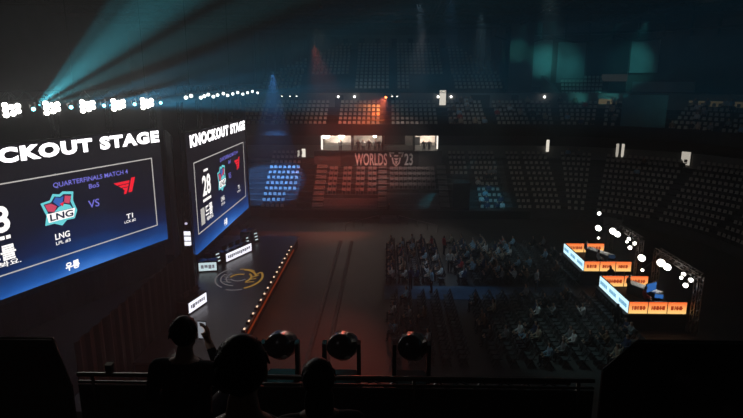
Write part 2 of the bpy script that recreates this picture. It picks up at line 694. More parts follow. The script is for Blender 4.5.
for k in range(T3N):
    d, z = T3D0 + k * T3D, T3Z + k * T3R
    a, b = t3x(k)
    cuts = [-15.2, -9.6, -4.6, -3.9, 0.6, 1.3, 7.2, 7.9, 14.2]
    for x0, x1 in [(-15.2, -9.8), (-9.2, -4.4), (-3.9, 0.7), (1.3, 7.1), (7.9, 14.2)]:
        x0, x1 = max(x0, a + 0.2), min(x1, b - 0.2)
        if k < 4 and x0 > -9.5 and x0 < -4:
            continue
        if k < 4 and 1 < x0 < 7:
            x1 = x0 + 1.6
        if x1 - x0 > 0.8:
            seat_run(d, z, x0, x1, '', k, rest)
for k in range(5):
    n = 11
    for i in range(n):
        a = 78.5 - 11 * (i + 0.5) / n
        q = on_arc(9.4 + 0.7 * k + 0.35, a)
        rest.append((q[0], q[1], 12.1 + 0.45 * k, R(a - 90), '', k, i))

# people are put in some seats, so keep the seat lists before they are cut down
vis = []
for s in seats:
    p = project((s[0], s[1], s[2] + 0.6))
    if p and -4 < p[0] < 747 and p[0] > 262:
        pri = 0 if (s[0] < -9 or s[4].startswith('cyan') or s[4].startswith('wedge')) else 1
        vis.append((pri, Vector((s[0], s[1], s[2] - CAMZ)).length, s))
vis.sort(key=lambda t: (t[0], t[1]))
own = [t[2] for t in vis[:300]]
ownset = set(own)
rest += [s for s in seats if s not in ownset]
for s in own:
    o = bpy.data.objects.new('stadium_seat', SEAT_ME)
    COL.objects.link(o)
    o.location = s[:3]
    o.rotation_euler = (0, 0, s[3])
    tag(o, '%s seat from left, %s row up, %s' % (ordinal(s[6]), ordinal(s[5]), s[4]), 'seat', 'stadium seats of the lower tier')
for s in folds:
    o = bpy.data.objects.new('retractable_seat', FOLD_ME)
    COL.objects.link(o)
    o.location = s[:3]
    tag(o, '%s folded seat from left, %s row up, %s' % (ordinal(s[6]), ordinal(s[5]), s[4]), 'seat', 'retractable seats under the banner')
mb = MB()
for s in rest:
    mb.merge(SEAT, Matrix.Translation(s[:3]) @ Matrix.Rotation(s[3], 4, 'Z'))
o = mb.build('stadium_seating', [SEATG, SEATD])
o['kind'] = 'stuff'
tag(o, 'remaining rows of grey plastic seats across all tiers', 'seats')

# pale stairs between the centre banks, and the plain lower steps
def stairs(name, x0, x1, m, k0=0, k1=9, lift=0.03):
    b = MB()
    for k in range(k0, k1):
        d, z = k * T1D, T1Z + k * T1R
        b.box(x0, x1, YF + d, YF + d + T1D + 0.02, z - 0.4, z + lift)
        b.box(x0, x1, YF + d + T1D * 0.5, YF + d + T1D + 0.02, z, z + T1R / 2 + lift)
    return b.build(name, m)


tag(stairs('pale_stairs', -7.9, -6.75, PALE), 'pale stair flight left of the reddish seat banks', 'stairs')
tag(stairs('pale_stairs', -0.75, 0.2, PALE), 'pale stair flight in the middle under the banner emblem', 'stairs')
tag(stairs('pale_stairs', 6.0, 7.0, PALE), 'pale stair flight right of the grey seat bank', 'stairs')
tag(stairs('dark_stairs', 13.1, 13.7, CONC, 0, 10), 'dark narrow stairs right of the cyan-lit seat block', 'stairs')


def flat_bank(x0, x1, k1, label):
    b = MB()
    for k in range(k1):
        d, z = k * T1D, T1Z + k * T1R
        b.box(x0, x1, YF + d - 0.02, YF + d + T1D + 0.02, z - 0.45, z + 0.12)
        b.box(x0, x1, YF + d + 0.1, YF + d + 0.2, z + 0.12, z + 0.22)
    tag(b.build('seat_platform', mat('platform_grey', (0.15, 0.135, 0.135), 0.85, noise=0.2)), label, 'platform')


flat_bank(-6.7, -0.8, 3, 'closed reddish seat platform below the leftmost banks')
flat_bank(0.25, 5.95, 4, 'closed grey seat platform right of the centre stairs')
for i, x in enumerate((-5.15, -3.55, -2.2)):
    pass
b = MB()
for k in range(0, 9):
    b.box(-9.55, -8.0, YF + k * T1D - 0.01, YF + (k + 1) * T1D, T1Z + k * T1R - 0.4, T1Z + k * T1R + 0.35)
tag(b.build('covered_seat_block', BLACK), 'seat block covered in black cloth beside the blue-lit seats', 'covered seats')
b = MB()
b.box(7.05, 8.8, 57.2, 59.5, 0, 3.7)
b.box(7.03, 8.9, 57.1, 59.6, 3.7, 3.8)
tag(b.build('black_booth_box', GLOSS), 'tall black box at the foot of the stand beside cyan light', 'booth')

# lit doors of the concourse
DOORL = glow('door_light', (1.0, 0.93, 0.8), 0.9)
dn = 31
def lit_door(loc, rz, w, h, strength, lbl):
    global dn
    r = bpy.data.objects.new('door_%d' % dn, None)
    dn += 1
    COL.objects.link(r)
    r.location = loc
    r.rotation_euler = (0, 0, rz)
    r['kind'] = 'structure'
    r['label'] = lbl
    MB().box(-w / 2, w / 2, 0.0, 0.05, 0, h).build('lit_opening', glow('door_light_%d' % int(strength * 100), (1.0, 0.93, 0.8), strength), r)
    f = MB()
    f.box(-w / 2 - 0.1, -w / 2, -0.05, 0.1, 0, h + 0.1)
    f.box(w / 2, w / 2 + 0.1, -0.05, 0.1, 0, h + 0.1)
    f.box(-w / 2, w / 2, -0.05, 0.1, h, h + 0.1)
    f.build('door_frame', WALLD, r)
    return r


lit_door((-10.35, YF + DW - 0.2, 5.2), 0, 0.3, 0.8, 0.5, 'lit doorway beside the blue-lit seats, left leaf')
lit_door((-9.75, YF + DW - 0.2, 5.2), 0, 0.45, 1.0, 1.0, 'lit doorway beside the blue-lit seats, right leaf')
lit_door((19.0, 66.0, 6.0), R(-8), 0.35, 1.4, 0.9, 'narrow lit doorway above the block right of the dark aisle')
q = on_arc(DW - 0.25, 60.8)
lit_door((q[0] - 0.3, q[1], 5.7), R(-26), 0.3, 1.5, 0.45, 'lit doorway above the corner block, left slit')
lit_door((q[0] + 0.25, q[1] - 0.15, 5.7), R(-26), 0.3, 1.5, 0.6, 'lit doorway above the corner block, right slit')
q = on_arc(DW - 0.25, 43)
lit_door((q[0], q[1], 5.4), R(-47), 0.9, 1.4, 0.5, 'wide lit doorway above the second corner block')
lit_door((6.65, YF + D2 - 0.1, 11.35), 0, 0.75, 1.7, 0.75, 'tall lit doorway in the pale wall between two lamps')

# ------------------------------------------------------------------ suite with banner
su = thing('hospitality_suite', 'lit glass-fronted suite above the banner in the far stand', 'suite', (0, 65, 4.2))
b = MB()
b.box(-8.3, 6.6, 0.0, 0.2, 0.0, 2.0)
b.box(-8.3, 6.6, 0.0, 3.4, 1.3, 1.45)
b.build('front_wall', mat('suite_front', (0.09, 0.085, 0.085), 0.7, noise=0.15), su)
b = MB()
b.box(-7.4, 6.2, 3.2, 3.4, 1.45, 4.0)
b.build('back_wall', mat('suite_back', (0.55, 0.5, 0.45), 0.8, noise=0.3, nscale=1.2), su)
for x in (-7.5, -3.9, -0.3, 3.4, 6.1):
    MB().box(x - 0.08, x + 0.08, 0.2, 3.3, 1.45, 4.0).build('partition', WALLD, su)
MB().box(-7.5, 6.2, 0.0, 3.4, 3.9, 4.05).build('suite_ceiling', WALLG, su)
for x0, x1 in ((-7.4, -3.98), (-3.82, -0.38), (-0.22, 3.3), (3.5, 6.0)):
    gm = MATS.get('suite_glass')
    if gm is None:
        gm = mat('suite_glass', (0.9, 0.95, 0.95), 0.05)
        gm.node_tree.nodes['Principled BSDF'].inputs['Transmission Weight'].default_value = 1
        gm.node_tree.nodes['Principled BSDF'].inputs['IOR'].default_value = 1.02
    MB().box(x0, x1, 0.06, 0.08, 2.0, 2.9).build('window_pane', gm, su)
b = MB()
b.box(-0.1, 2.4, 3.05, 3.2, 2.4, 3.6)
b.box(3.5, 4.2, 3.05, 3.2, 2.3, 3.3)
b.build('wall_screen', BLACK, su)
for x, w, s in ((-6.9, 0.42, 14), (-5.1, 0.36, 14), (-1.2, 0.2, 4)):
    MB().ell((x, 0.5, 3.62), w * 0.95, 0.14, w * 0.75, 12, 8).build('ceiling_light', LAMPW, su, smooth=True)
MB().box(-7.45, -7.25, -0.05, 0.05, 2.1, 3.9).build('corner_lamp', glow('suite_strip', (1, 0.92, 0.82), 1.5), su)
MB().box(5.95, 6.1, -0.05, 0.05, 2.2, 3.9).build('corner_lamp', glow('suite_strip', (1, 0.92, 0.82), 1.5), su)
for x in (-5.7, -2, 1.5, 5):
    point('suite_lamp', (x, 66.3, 7.9), (420 if x in (-5.7, 5) else 160 if x == -2 else 40), (1, 0.88, 0.76), 0.25)

bn = thing('event_banner', 'dark fabric banner with white event lettering and emblem below the suite', 'banner', (0, 64.9, 4.3))
MB().box(-5.2, 3.9, -0.06, 0.0, 0.0, 1.78).build('cloth', mat('banner_dark', (0.03, 0.028, 0.03), 0.85, noise=0.15), bn)
BANW = mat('banner_print', (0.8, 0.78, 0.75), 0.8, noise=0.1)
def bx_px(px):
    return ((px - 371.5) / FPX / 0.993 - 0.0245) * 65


text_mesh('WORLDS', BANW, 3.75, 1.45, 0.02, 0.075, bn, 'lettering', ((bx_px(354) + bx_px(388)) / 2, 0, 0.9))
text_mesh('23', BANW, 1.0, 1.4, 0.02, 0.075, bn, 'numerals', (bx_px(408.5), 0, 0.9))
cx = bx_px(396.2)
b = MB()
def pl(pts, s=0.88, dx=cx, dz=0.9):
    b.poly([(dx + x * s, dz + y * s) for x, y in pts], -0.078, -0.062)


# winged trophy-like emblem: two wing bars, cup, inner chevrons
pl([(-1, .95), (-.25, .95), (-.3, .75), (-.75, .75), (-.62, .35), (-.8, .3)])
pl([(1, .95), (.8, .3), (.62, .35), (.75, .75), (.3, .75), (.25, .95)])
pl([(-.62, .2), (-.45, .25), (-.3, -.45), (0, -.75), (0, -.98), (-.45, -.55)])
pl([(.62, .2), (.45, -.55), (0, -.98), (0, -.75), (.3, -.45), (.45, .25)][::1])
pl([(-.3, .55), (.3, .55), (.22, .38), (-.22, .38)])
pl([(-.35, .15), (.35, .15), (.0, -.15)])
pl([(-.2, -.2), (.2, -.2), (.1, -.6), (-.1, -.6)])
b.build('emblem', BANW, bn)

# ------------------------------------------------------------------ stage
X_E = -7.4
st = thing('stage_platform', 'low dark glossy stage platform along the big screens', 'stage', (-10.4, 36, 0))
MB().box(-3.6, 3.0, -2.0, 10.5, 0.9, 1.0).box(-1.5, 3.0, -12, -2.0, 0.9, 1.0).build('deck', STAGEM, st)
MB().box(-3.5, 2.9, -1.9, 10.4, 0.0, 0.9).box(-1.45, 2.9, -11.9, -1.9, 0.0, 0.9).build('base', DRAPE, st)
MB().box(2.95, 3.03, -8, 7.6, 0.6, 0.68).build('edge_strip', glow('edge_strip', (1.0, 0.12, 0.02), 0.13, True), st)
fl0 = None
nfl = 16
for i in range(nfl):
    y = 27.6 + i * 1.02
    if fl0 is None:
        fl0 = thing('footlight', '', 'footlight', (X_E - 0.12, y, 1.0), 0, 'footlights along the stage edge')
        MB().box(-0.1, 0.1, -0.12, 0.12, 0, 0.1).build('housing', BLKMET, fl0)
        MB().box(0.0, 0.09, -0.07, 0.07, 0.1, 0.15).build('lens', glow('foot_lens', (1.0, 0.68, 0.45), 1.3), fl0)
        f = fl0
    else:
        f = dup(fl0, (X_E - 0.12, y, 1.0))
    f['label'] = 'small glowing footlight, %s from the near end of the stage edge' % ordinal(i + 1)
for i in range(4):
    point('footlight_glow', (X_E + 0.35, 29.5 + i * 4, 0.9), 6, (1, 0.22, 0.06), 0.15)

# ------------------------------------------------------------------ LED screens
def screen_mat():
    m = bpy.data.materials.new('led_screen')
    m.use_nodes = True
    nt = m.node_tree
    nt.nodes.clear()
    tc = nt.nodes.new('ShaderNodeTexCoord')
    sp = nt.nodes.new('ShaderNodeSeparateXYZ')
    nt.links.new(tc.outputs['Generated'], sp.inputs[0])
    nz = nt.nodes.new('ShaderNodeTexNoise')
    nz.inputs['Scale'].default_value = 4
    nz.inputs['Detail'].default_value = 5
    nt.links.new(tc.outputs['Generated'], nz.inputs['Vector'])
    ad = nt.nodes.new('ShaderNodeMath')
    ad.operation = 'MULTIPLY_ADD'
    ad.inputs[1].default_value = 0.16
    nt.links.new(nz.outputs['Fac'], ad.inputs[0])
    nt.links.new(sp.outputs['Z'], ad.inputs[2])
    # bright patch of the picture around three quarters of the width
    px = nt.nodes.new('ShaderNodeMath')
    px.operation = 'SUBTRACT'
    px.inputs[1].default_value = 0.52
    nt.links.new(sp.outputs['X'], px.inputs[0])
    p2 = nt.nodes.new('ShaderNodeMath')
    p2.operation = 'ABSOLUTE'
    nt.links.new(px.outputs[0], p2.inputs[0])
    p3 = nt.nodes.new('ShaderNodeMath')
    p3.operation = 'MULTIPLY_ADD'
    p3.inputs[1].default_value = 0.22
    nt.links.new(p2.outputs[0], p3.inputs[0])
    nt.links.new(ad.outputs[0], p3.inputs[2])
    rp = nt.nodes.new('ShaderNodeValToRGB')
    el = rp.color_ramp.elements
    el[0].position, el[0].color = 0.08, (0.05, 0.20, 0.62, 1)
    el[1].position, el[1].color = 0.95, (0.008, 0.007, 0.010, 1)
    for pos, c in ((0.17, (0.012, 0.09, 0.36, 1)), (0.25, (0.006, 0.04, 0.17, 1)), (0.36, (0.005, 0.013, 0.055, 1)), (0.52, (0.006, 0.007, 0.018, 1))):
        e = el.new(pos)
        e.color = c
    nt.links.new(p3.outputs[0], rp.inputs['Fac'])
    em = nt.nodes.new('ShaderNodeEmission')
    em.inputs['Strength'].default_value = 1.15
    nt.links.new(rp.outputs['Color'], em.inputs['Color'])
    out = nt.nodes.new('ShaderNodeOutputMaterial')
    nt.links.new(em.outputs[0], out.inputs[0])
    return m


SCRM = screen_mat()
PURP = glow('led_violet', (0.16, 0.15, 0.62), 1.25)
REDE = glow('led_red', (0.85, 0.012, 0.03), 1.2)
CYE = glow('led_cyan', (0.16, 0.72, 0.78), 1.0)
PINKE = glow('led_pink', (0.75, 0.08, 0.16), 0.9)
BLUE_E = glow('led_blue', (0.04, 0.14, 0.5), 1.0)
NAVY_E = glow('led_navy', (0.01, 0.015, 0.05), 1.0)
LINE_E = glow('led_line', (0.6, 0.58, 0.55), 0.9)
WARM_E = glow('led_text', (1, 0.97, 0.95), 1.3)


def led_screen(loc, rz, k, W, label):
    t = thing('led_screen', label, 'screen', loc, rz, 'giant LED screens above the stage')
    H = 8.4
    MB().box(0, W, 0.0, 0.25, 0, H).build('led_wall', SCRM, t)
    fr = MB()
    fr.box(-0.15, W + 0.15, 0.25, 0.6, -0.1, H + 0.1)
    for i in range(5):
        x = W * i / 4
        lattice(fr, (x, 0.45, H), (x, 0.45, 12.7 - loc[2]), 0.3, 0.5, 0.05)
    fr.build('support_frame', BLACK, t)
    text_mesh('KNOCKOUT STAGE', glow('led_headline', (1, 0.98, 1.0), 2.4, True), W - 0.15 * k, 0.86, 0.062, 0.02, t, 'headline', (W / 2, 0, 7.88), space=1.16)
    fx0, fx1, z0, z1 = 0.5 * k, 14.2 * k, 1.3, 6.4
    f = MB()
    for a_, b_, c_, d_ in ((fx0, fx1, z0, z0 + 0.07), (fx0, fx1, z1 - 0.07, z1), (fx0, fx0 + 0.08, z0, z1), (fx1 - 0.08, fx1, z0, z1)):
        f.box(a_, b_, -0.02, -0.005, c_, d_)
    f.build('frame_line', LINE_E, t)
    text_mesh('QUARTERFINALS MATCH 4', PURP, 5.4 * k, 0.36, 0.012, 0.02, t, 'match_title', (9.3 * k, 0, 5.72))
    text_mesh('Bo5', PURP, 0.75 * k, 0.3, 0.012, 0.02, t, 'match_length', (9.3 * k, 0, 5.25))
    text_mesh('VS', PURP, 0.8 * k, 0.5, 0.01, 0.02, t, 'versus', (9.15 * k, 0, 4.1))
    # left column: tall number with small lines
    text_mesh('28', WARM_E, 1.9 * k, 1.5, 0.03, 0.02, t, 'big_number', (2.95 * k, 0, 4.45))
    g = MB()
    for x0, x1, zz, hh in ((2.5, 3.5, 5.45, 0.16), (2.0, 3.9, 3.3, 0.2)):
        n = 6
        for i in range(n):
            g.box((x0 + (x1 - x0) * i / n) * k, (x0 + (x1 - x0) * (i + 0.75) / n) * k, -0.02, -0.005, zz, zz + hh)
    g.build('small_lines', WARM_E, t)
    text_mesh('드를', WARM_E, 1.7 * k, 0.85, 0.025, 0.02, t, 'slogan', (3.15 * k, 0, 2.55))
    text_mesh('해봐요.', WARM_E, 1.7 * k, 0.34, 0.015, 0.02, t, 'slogan_line', (3.35 * k, 0, 1.93))
    g = MB()
    g.box(1.3 * k, 2.1 * k, -0.02, -0.005, 1.75, 2.95)
    g.build('slogan_badge', LINE_E, t)
    # first team emblem
    e0 = 6.8 * k
    def part(nm, pts, m_, dep, sc=1.15):
        q = MB()
        q.poly([(e0 + x * sc * k, 4.25 + y * sc * 0.92) for x, y in pts], -dep, -dep + 0.01)
        return q.build(nm, m_, t)
    part('emblem_outline', [(-.95, .55), (-.45, .62), (-.25, .95), (.1, .85), (.3, .98), (.9, .85), (.82, .35), (1.0, -.3), (.8, -.75), (.35, -.72), (.05, -.98), (-.35, -.75), (-.85, -.75), (-.72, -.2), (-.82, .1)], CYE, 0.02)
    part('emblem_field', [(-.8, .46), (-.4, .5), (-.18, .78), (.12, .7), (.32, .82), (.76, .72), (.66, .3), (.8, -.15), (-.6, -.15), (-.68, .1)], NAVY_E, 0.03)
    part('emblem_wing', [(-.75, .42), (-.4, .42), (-.12, .2), (-.3, -.08), (-.62, .02)], PINKE, 0.04)
    part('emblem_wing', [(.38, .72), (.72, .62), (.58, .2), (.3, .32)], PINKE, 0.04)
    part('emblem_facet', [(-.3, .5), (-.12, .74), (.1, .64), (.3, .7), (.22, .35), (.0, .15)], BLUE_E, 0.04)
    part('emblem_facet', [(-.05, .12), (.3, .25), (.6, .12), (.72, -.1), (-.3, -.1)], CYE, 0.045)
    part('emblem_facet', [(.05, .3), (.28, .38), (.2, .12)], REDE, 0.05)
    part('emblem_band', [(-.72, -.12), (.86, -.12), (.74, -.62), (-.66, -.62)], WARM_E, 0.05)
    text_mesh('LNG', NAVY_E, 1.5 * k, 0.42, 0.03, 0.06, t, 'emblem_lettering', (e0 + 0.08 * k, 0, 3.86))
    text_mesh('LNG', WARM_E, 0.95 * k, 0.38, 0.02, 0.02, t, 'team_name', (e0, 0, 2.62))
    text_mesh('LPL #3', WARM_E, 0.95 * k, 0.22, 0.01, 0.02, t, 'team_seed', (e0, 0, 2.2))
    # second team emblem: red wing with slanted bar
    e0 = 11.75 * k
    s = 0.85
    q = MB()
    def pz(pts, dx=0.0):
        q.poly([(e0 + x * s * k, 4.75 + y * s) for x, y in pts], -0.02, -0.01)
    pz([(-1.15, .42), (.38, .42), (.3, .2), (-.85, .2)])
    pz([(-.72, .14), (.28, .14), (.2, -.06), (-.48, -.06)])
    pz([(-.36, -.12), (.18, -.12), (-.05, -.62), (-.3, -.62), (-.16, -.3), (-.22, -.3)])
    pz([(.58, .6), (.95, .6), (.52, -.55), (.18, -.55)])
    q.build('team_emblem', REDE, t)
    text_mesh('T1', WARM_E, 0.55 * k, 0.34, 0.02, 0.02, t, 'team_name', (11.8 * k, 0, 2.62))
    text_mesh('LCK #2', WARM_E, 0.95 * k, 0.2, 0.01, 0.02, t, 'team_seed', (11.8 * k, 0, 2.25))
    text_mesh('우롱', WARM_E, 0.95 * k, 0.55, 0.04, 0.02, t, 'sponsor_mark', (7.2 * k, 0, 0.55))
    return t


W2 = 15.1
led_screen((-13.1, 37.2, 2.2), R(90), 1.0, W2, 'far giant LED screen with match card, edge-on above the stage')
K1 = 1.09
W1 = W2 * K1
ux, uy = math.sin(R(19.9)), math.cos(R(19.9))
R1x, R1y = -16.7, 41.2
led_screen((R1x - ux * W1, R1y - uy * W1, 2.2), R(90 - 19.9), K1, W1, 'near giant LED screen with match card, cut by the left picture edge')


def on_s1(L, z=12.85, off=0.0):
    return (R1x - ux * L + uy * off, R1y - uy * L - ux * off, z)


# black drapes under and between the screens
def drape(x0, y0, x1, y1, z0, z1, label):
    a, c = Vector((x0, y0, 0)), Vector((x1, y1, 0))
    n = max(6, int((c - a).length / 0.25))
    t_ = (c - a).normalized()
    nn = Vector((t_.y, -t_.x, 0))
    b_ = MB()
    pts = []
    for i in range(n + 1):
        pts.append(a + (c - a) * i / n + nn * (0.06 * math.sin(i * 1.9)))
    for i in range(n):
        p, q_ = pts[i], pts[i + 1]
        b_.hexa([(p.x, p.y, z0), (q_.x, q_.y, z0), (q_.x - nn.x * .05, q_.y - nn.y * .05, z0), (p.x - nn.x * .05, p.y - nn.y * .05, z0),
                 (p.x, p.y, z1), (q_.x, q_.y, z1), (q_.x - nn.x * .05, q_.y - nn.y * .05, z1), (p.x - nn.x * .05, p.y - nn.y * .05, z1)])
    return tag(b_.build('black_drape', DRAPE), label, 'drape')


drape(-13.9, 37.4, -13.9, 52.5, 1.0, 2.05, 'black drape under the far giant screen')
drape(-14.15, 36.9, -16.4, 41.6, 0.0, 10.5, 'tall black drape closing the gap between the two giant screens')
drape(-22.0, 25.3, -16.7, 40.4, 0.02, 2.05, 'black drape hanging below the near giant screen')
drape(-14.2, 52.6, -14.2, 57.5, 0.0, 12.4, 'tall black drape at the far end of the far screen')
drape(-12.15, 20.0, -12.15, 33.8, 0.0, 4.0, 'black masking drape left of the stage deck in front of the near screen')

tag(MB().box(-30, -14.1, 10, 44, 0.0, 0.02).build('shade_sheet', DRAPE), 'black sheet added to darken the floor left of the stage', 'carpet')  # added sheet, its near-black colour stands for the dark beside the stage

# trusses and stage lights
b = MB()
lattice(b, on_s1(-1.0, 13.25), on_s1(15.5, 13.25), 0.5, 0.5, 0.06)
tag(b.build('lighting_truss', BLKMET), 'black lighting truss above the near giant screen', 'truss')
b = MB()
lattice(b, (-13.1, 36, 13.5), (-13.1, 60, 13.5), 0.5, 0.5, 0.06)
tag(b.build('lighting_truss', BLKMET), 'black lighting truss above the far giant screen', 'truss')
for (x, y) in ((-13.1, 38), (-13.1, 48), (-13.1, 58)):
    tag(MB().bar((x, y, 13.75), (x, y, 22), 0.04).build('hanging_cable', BLKMET), 'steel cable holding the far truss, %s' % ('near end' if y == 38 else 'middle' if y == 48 else 'far end'), 'cable')
for i, L in enumerate((1, 7, 13)):
    p = on_s1(L, 13.5)
    tag(MB().bar(p, (p[0], p[1], 22), 0.04).build('hanging_cable', BLKMET), 'steel cable holding the near truss, %s' % ('right end' if i == 0 else 'middle' if i == 1 else 'left end'), 'cable')

bl0 = None
places = ['second from left and brightest', 'middle', 'fourth from left', 'rightmost', 'leftmost']
face = R(90 - 19.9) - R(28)
for i, L in enumerate((11.2, 8.7, 6.15, 3.65, 1.0)):
    p = on_s1(L, 12.5)
    if bl0 is None:
        bl0 = thing('blinder_light', '', 'stage light', p, face, 'blinder lights above the near giant screen')
        h = MB()
        h.box(-0.5, 0.5, 0.02, 0.16, -0.42, 0.42)
        h.box(-0.05, 0.05, 0.05, 0.12, 0.42, 0.75)
        h.build('housing', BLKMET, bl0)
        for (x, z_) in ((-0.28, 0.26), (-0.28, -0.02), (-0.28, -0.28), (0.02, 0.14), (0.06, -0.2), (0.32, 0.2), (0.32, -0.08)):
            MB().tube((x, 0.03, z_), (x, -0.08, z_), 0.14, 12).build('lamp', LAMPW, bl0)
        f = bl0
    else:
        f = dup(bl0, p)
    f['label'] = 'cluster of white blinder lamps above the near screen, %s of five' % ['leftmost', 'second from left', 'middle', 'fourth from left', 'rightmost'][i]
    spot('blinder_glow', (p[0] + 0.25, p[1] - 0.3, p[2]), (p[0] + 6, p[1] - 7, p[2] + 3.4), 480, (1.0, 0.94, 0.86), 125, 1.0, 0.3)


def moving_head(name, loc, aim, lens_mat, label, group, s=1.0, bodymat=BLKMET, hang=True):
    """base, yoke and tilted head with a glowing lens"""
    t = thing(name, label, 'stage light', loc, 0, group)
    sg = -1 if hang else 1
    MB().box(-0.16 * s, 0.16 * s, -0.16 * s, 0.16 * s, -sg * 0.42 * s - 0.07 * s, -sg * 0.42 * s + 0.07 * s).build('base', bodymat, t, bevel=0.015 * s)
    y = MB()
    dz = -sg * 0.36 * s
    y.box(-0.2 * s, -0.16 * s, -0.05 * s, 0.05 * s, min(0, dz) - 0.04 * s, max(0, dz) + 0.04 * s)
    y.box(0.16 * s, 0.2 * s, -0.05 * s, 0.05 * s, min(0, dz) - 0.04 * s, max(0, dz) + 0.04 * s)
    y.box(-0.2 * s, 0.2 * s, -0.05 * s, 0.05 * s, dz - 0.03 * s, dz + 0.03 * s)
    y.build('yoke', bodymat, t)
    d = (Vector(aim) - Vector(loc)).normalized()
    hm = MB()
    hm.tube(d * -0.2 * s, d * 0.02 * s, 0.1 * s, 16, 0.155 * s)
    hm.tube(d * 0.02 * s, d * 0.2 * s, 0.155 * s, 16, 0.14 * s)
    hd = hm.build('head', bodymat, t, smooth=True)
    l = MB()
    l.tube(d * 0.195 * s, d * 0.215 * s, 0.12 * s, 16)
    l.build('lens', lens_mat, hd)
    return t


CYANB, BLUEB = (0.12, 0.85, 1.0), (0.07, 0.56, 0.95)
beams = [
    (10.0, ((1, -0.12, 0.95), (1, -0.12, 0.68), (1, -0.12, 0.4), (1, -0.14, 0.22), (1, -0.14, 0.06)), CYANB, (60000, 110000, 60000, 40000, 26000), (11, 17, 9, 7, 3), 'cyan moving light right of the leftmost blinder cluster'),
    (7.5, ((1, -0.14, 0.12), (1, -0.12, 0.3), (1, -0.14, 0.03)), BLUEB, (110000, 50000, 110000), (9, 9, 7), 'blue moving light right of the second blinder cluster'),
    (5.0, ((1, -0.14, 0.22), (1, -0.15, 0.05)), BLUEB, (80000, 100000), (11, 8), 'blue moving light right of the middle blinder cluster'),
    (2.35, ((1, -0.15, 0.0), (1, -0.14, 0.13)), BLUEB, (80000, 70000), (7, 9), 'blue moving light right of the fourth blinder cluster'),
    (-0.2, ((1, -0.2, -0.14), (1, -0.15, 0.07)), BLUEB, (22000, 60000), (5, 9), 'blue moving light right of the last blinder cluster'),
]
for L, aim, c, pw, an, lb in beams:
    p = Vector(on_s1(L, 12.45, 0.1))
    moving_head('moving_head_light', p, p + Vector((0.9, -0.9, 0.3)), LAMPC, lb, 'moving lights on the near truss', 0.9)
    for a_, w_, n_ in zip(aim, pw, an):
        d = Vector(a_).normalized()
        spot('beam', p + d * 0.3, p + d * 10, w_, c, n_, 0.8, 0.05)

# fixtures along the far truss
pr0 = None
ys = [36.6, 37.6, 39.6, 40.4, 41.3, 42.5, 43.6, 45.2, 46.4, 48.0, 49.6, 51.4, 53.2, 55.2, 57.4]
for i, y in enumerate(ys):
    big = 1.0 if i in (2, 4, 7) else 0.75
    z_ = 13.0 + 0.1 * math.sin(i * 2.1)
    if pr0 is None:
        pr0 = thing('truss_lamp', '', 'stage light', (-12.9, y, z_), R(10), 'small white lamps on the far truss')
        h = MB()
        h.tube((0, 0.32, 0), (0, 0.02, 0), 0.13, 12)
        h.box(-0.03, 0.03, 0.12, 0.2, 0.1, 0.5)
        h.build('housing', BLKMET, pr0)
        MB().tube((0, 0.01, 0), (0, -0.03, 0), 0.12, 12).build('lens', glow('truss_lens', (0.93, 1, 0.95), 2.8), pr0)
        f = pr0
    else:
        f = dup(pr0, (-12.9, y, z_))
    f['label'] = 'small white lamp on the far truss, %s from its near end' % ordinal(i + 1)
for y in (38, 42, 47, 53):
    point('truss_glow', (-12.6, y - 0.5, 12.9), 12, (0.6, 0.95, 1), 0.2)

# three pin spots at the left of the second tier and single lamps on the upper wall
pins = [(-11.6, 64, 12.55, 'left'), (-10.7, 64, 12.55, 'middle'), (-9.95, 64, 12.55, 'right')]
b = MB()
lattice(b, (-12.5, 64.2, 12.95), (15, 64.2, 12.95), 0.3, 0.5, 0.04)
tag(b.build('lighting_truss', BLKMET), 'thin black truss in front of the pale upper wall', 'truss')
for x in (-9, 0, 9):
    tag(MB().bar((x, 64.2, 13.1), (x, 64.2, 22), 0.03).build('hanging_cable', BLKMET), 'thin cable holding the truss before the upper wall, %s' % {-9: 'left', 0: 'middle', 9: 'right'}[x], 'cable')
for i, (x, y, z_, n_) in enumerate(pins):
    moving_head('moving_head_light', (x, y, z_), (x - 2, y - 3, 4), LAMPS_, '%s of three pin lights above the left second tier' % n_, 'pin lights above the left second tier', 0.75)
    spot('beam', (x - 0.1, y - 0.2, z_ - 0.25), (x - 1.6, 60.0, 3.0), 420 if i != 1 else 150, (0.12, 0.5, 1.0), 6 if i != 1 else 4, 0.8, 0.05)
for x, lb in ((-5.5, 'wall lamp left of the dark post in the upper wall'), (-3.6, 'wall lamp right of the dark post in the upper wall'),
              (6.1, 'wall lamp left of the lit upper doorway'), (7.6, 'wall lamp right of the lit upper doorway'), (18.3, 'wall lamp near the corner of the upper wall')):
    y = YF + D2 - 0.25
    if x > CX:
        y -= 0.2
    t = thing('wall_lamp', lb, 'lamp', (x, y, 12.3), 0, 'small white wall lamps on the upper wall')
    MB().box(-0.06, 0.06, 0.05, 0.25, -0.05, 0.05).build('bracket', BLKMET, t)
    MB().ell((0, 0, 0), 0.13, 0.1, 0.13, 10, 8).build('bulb', LAMPS_, t, smooth=True)
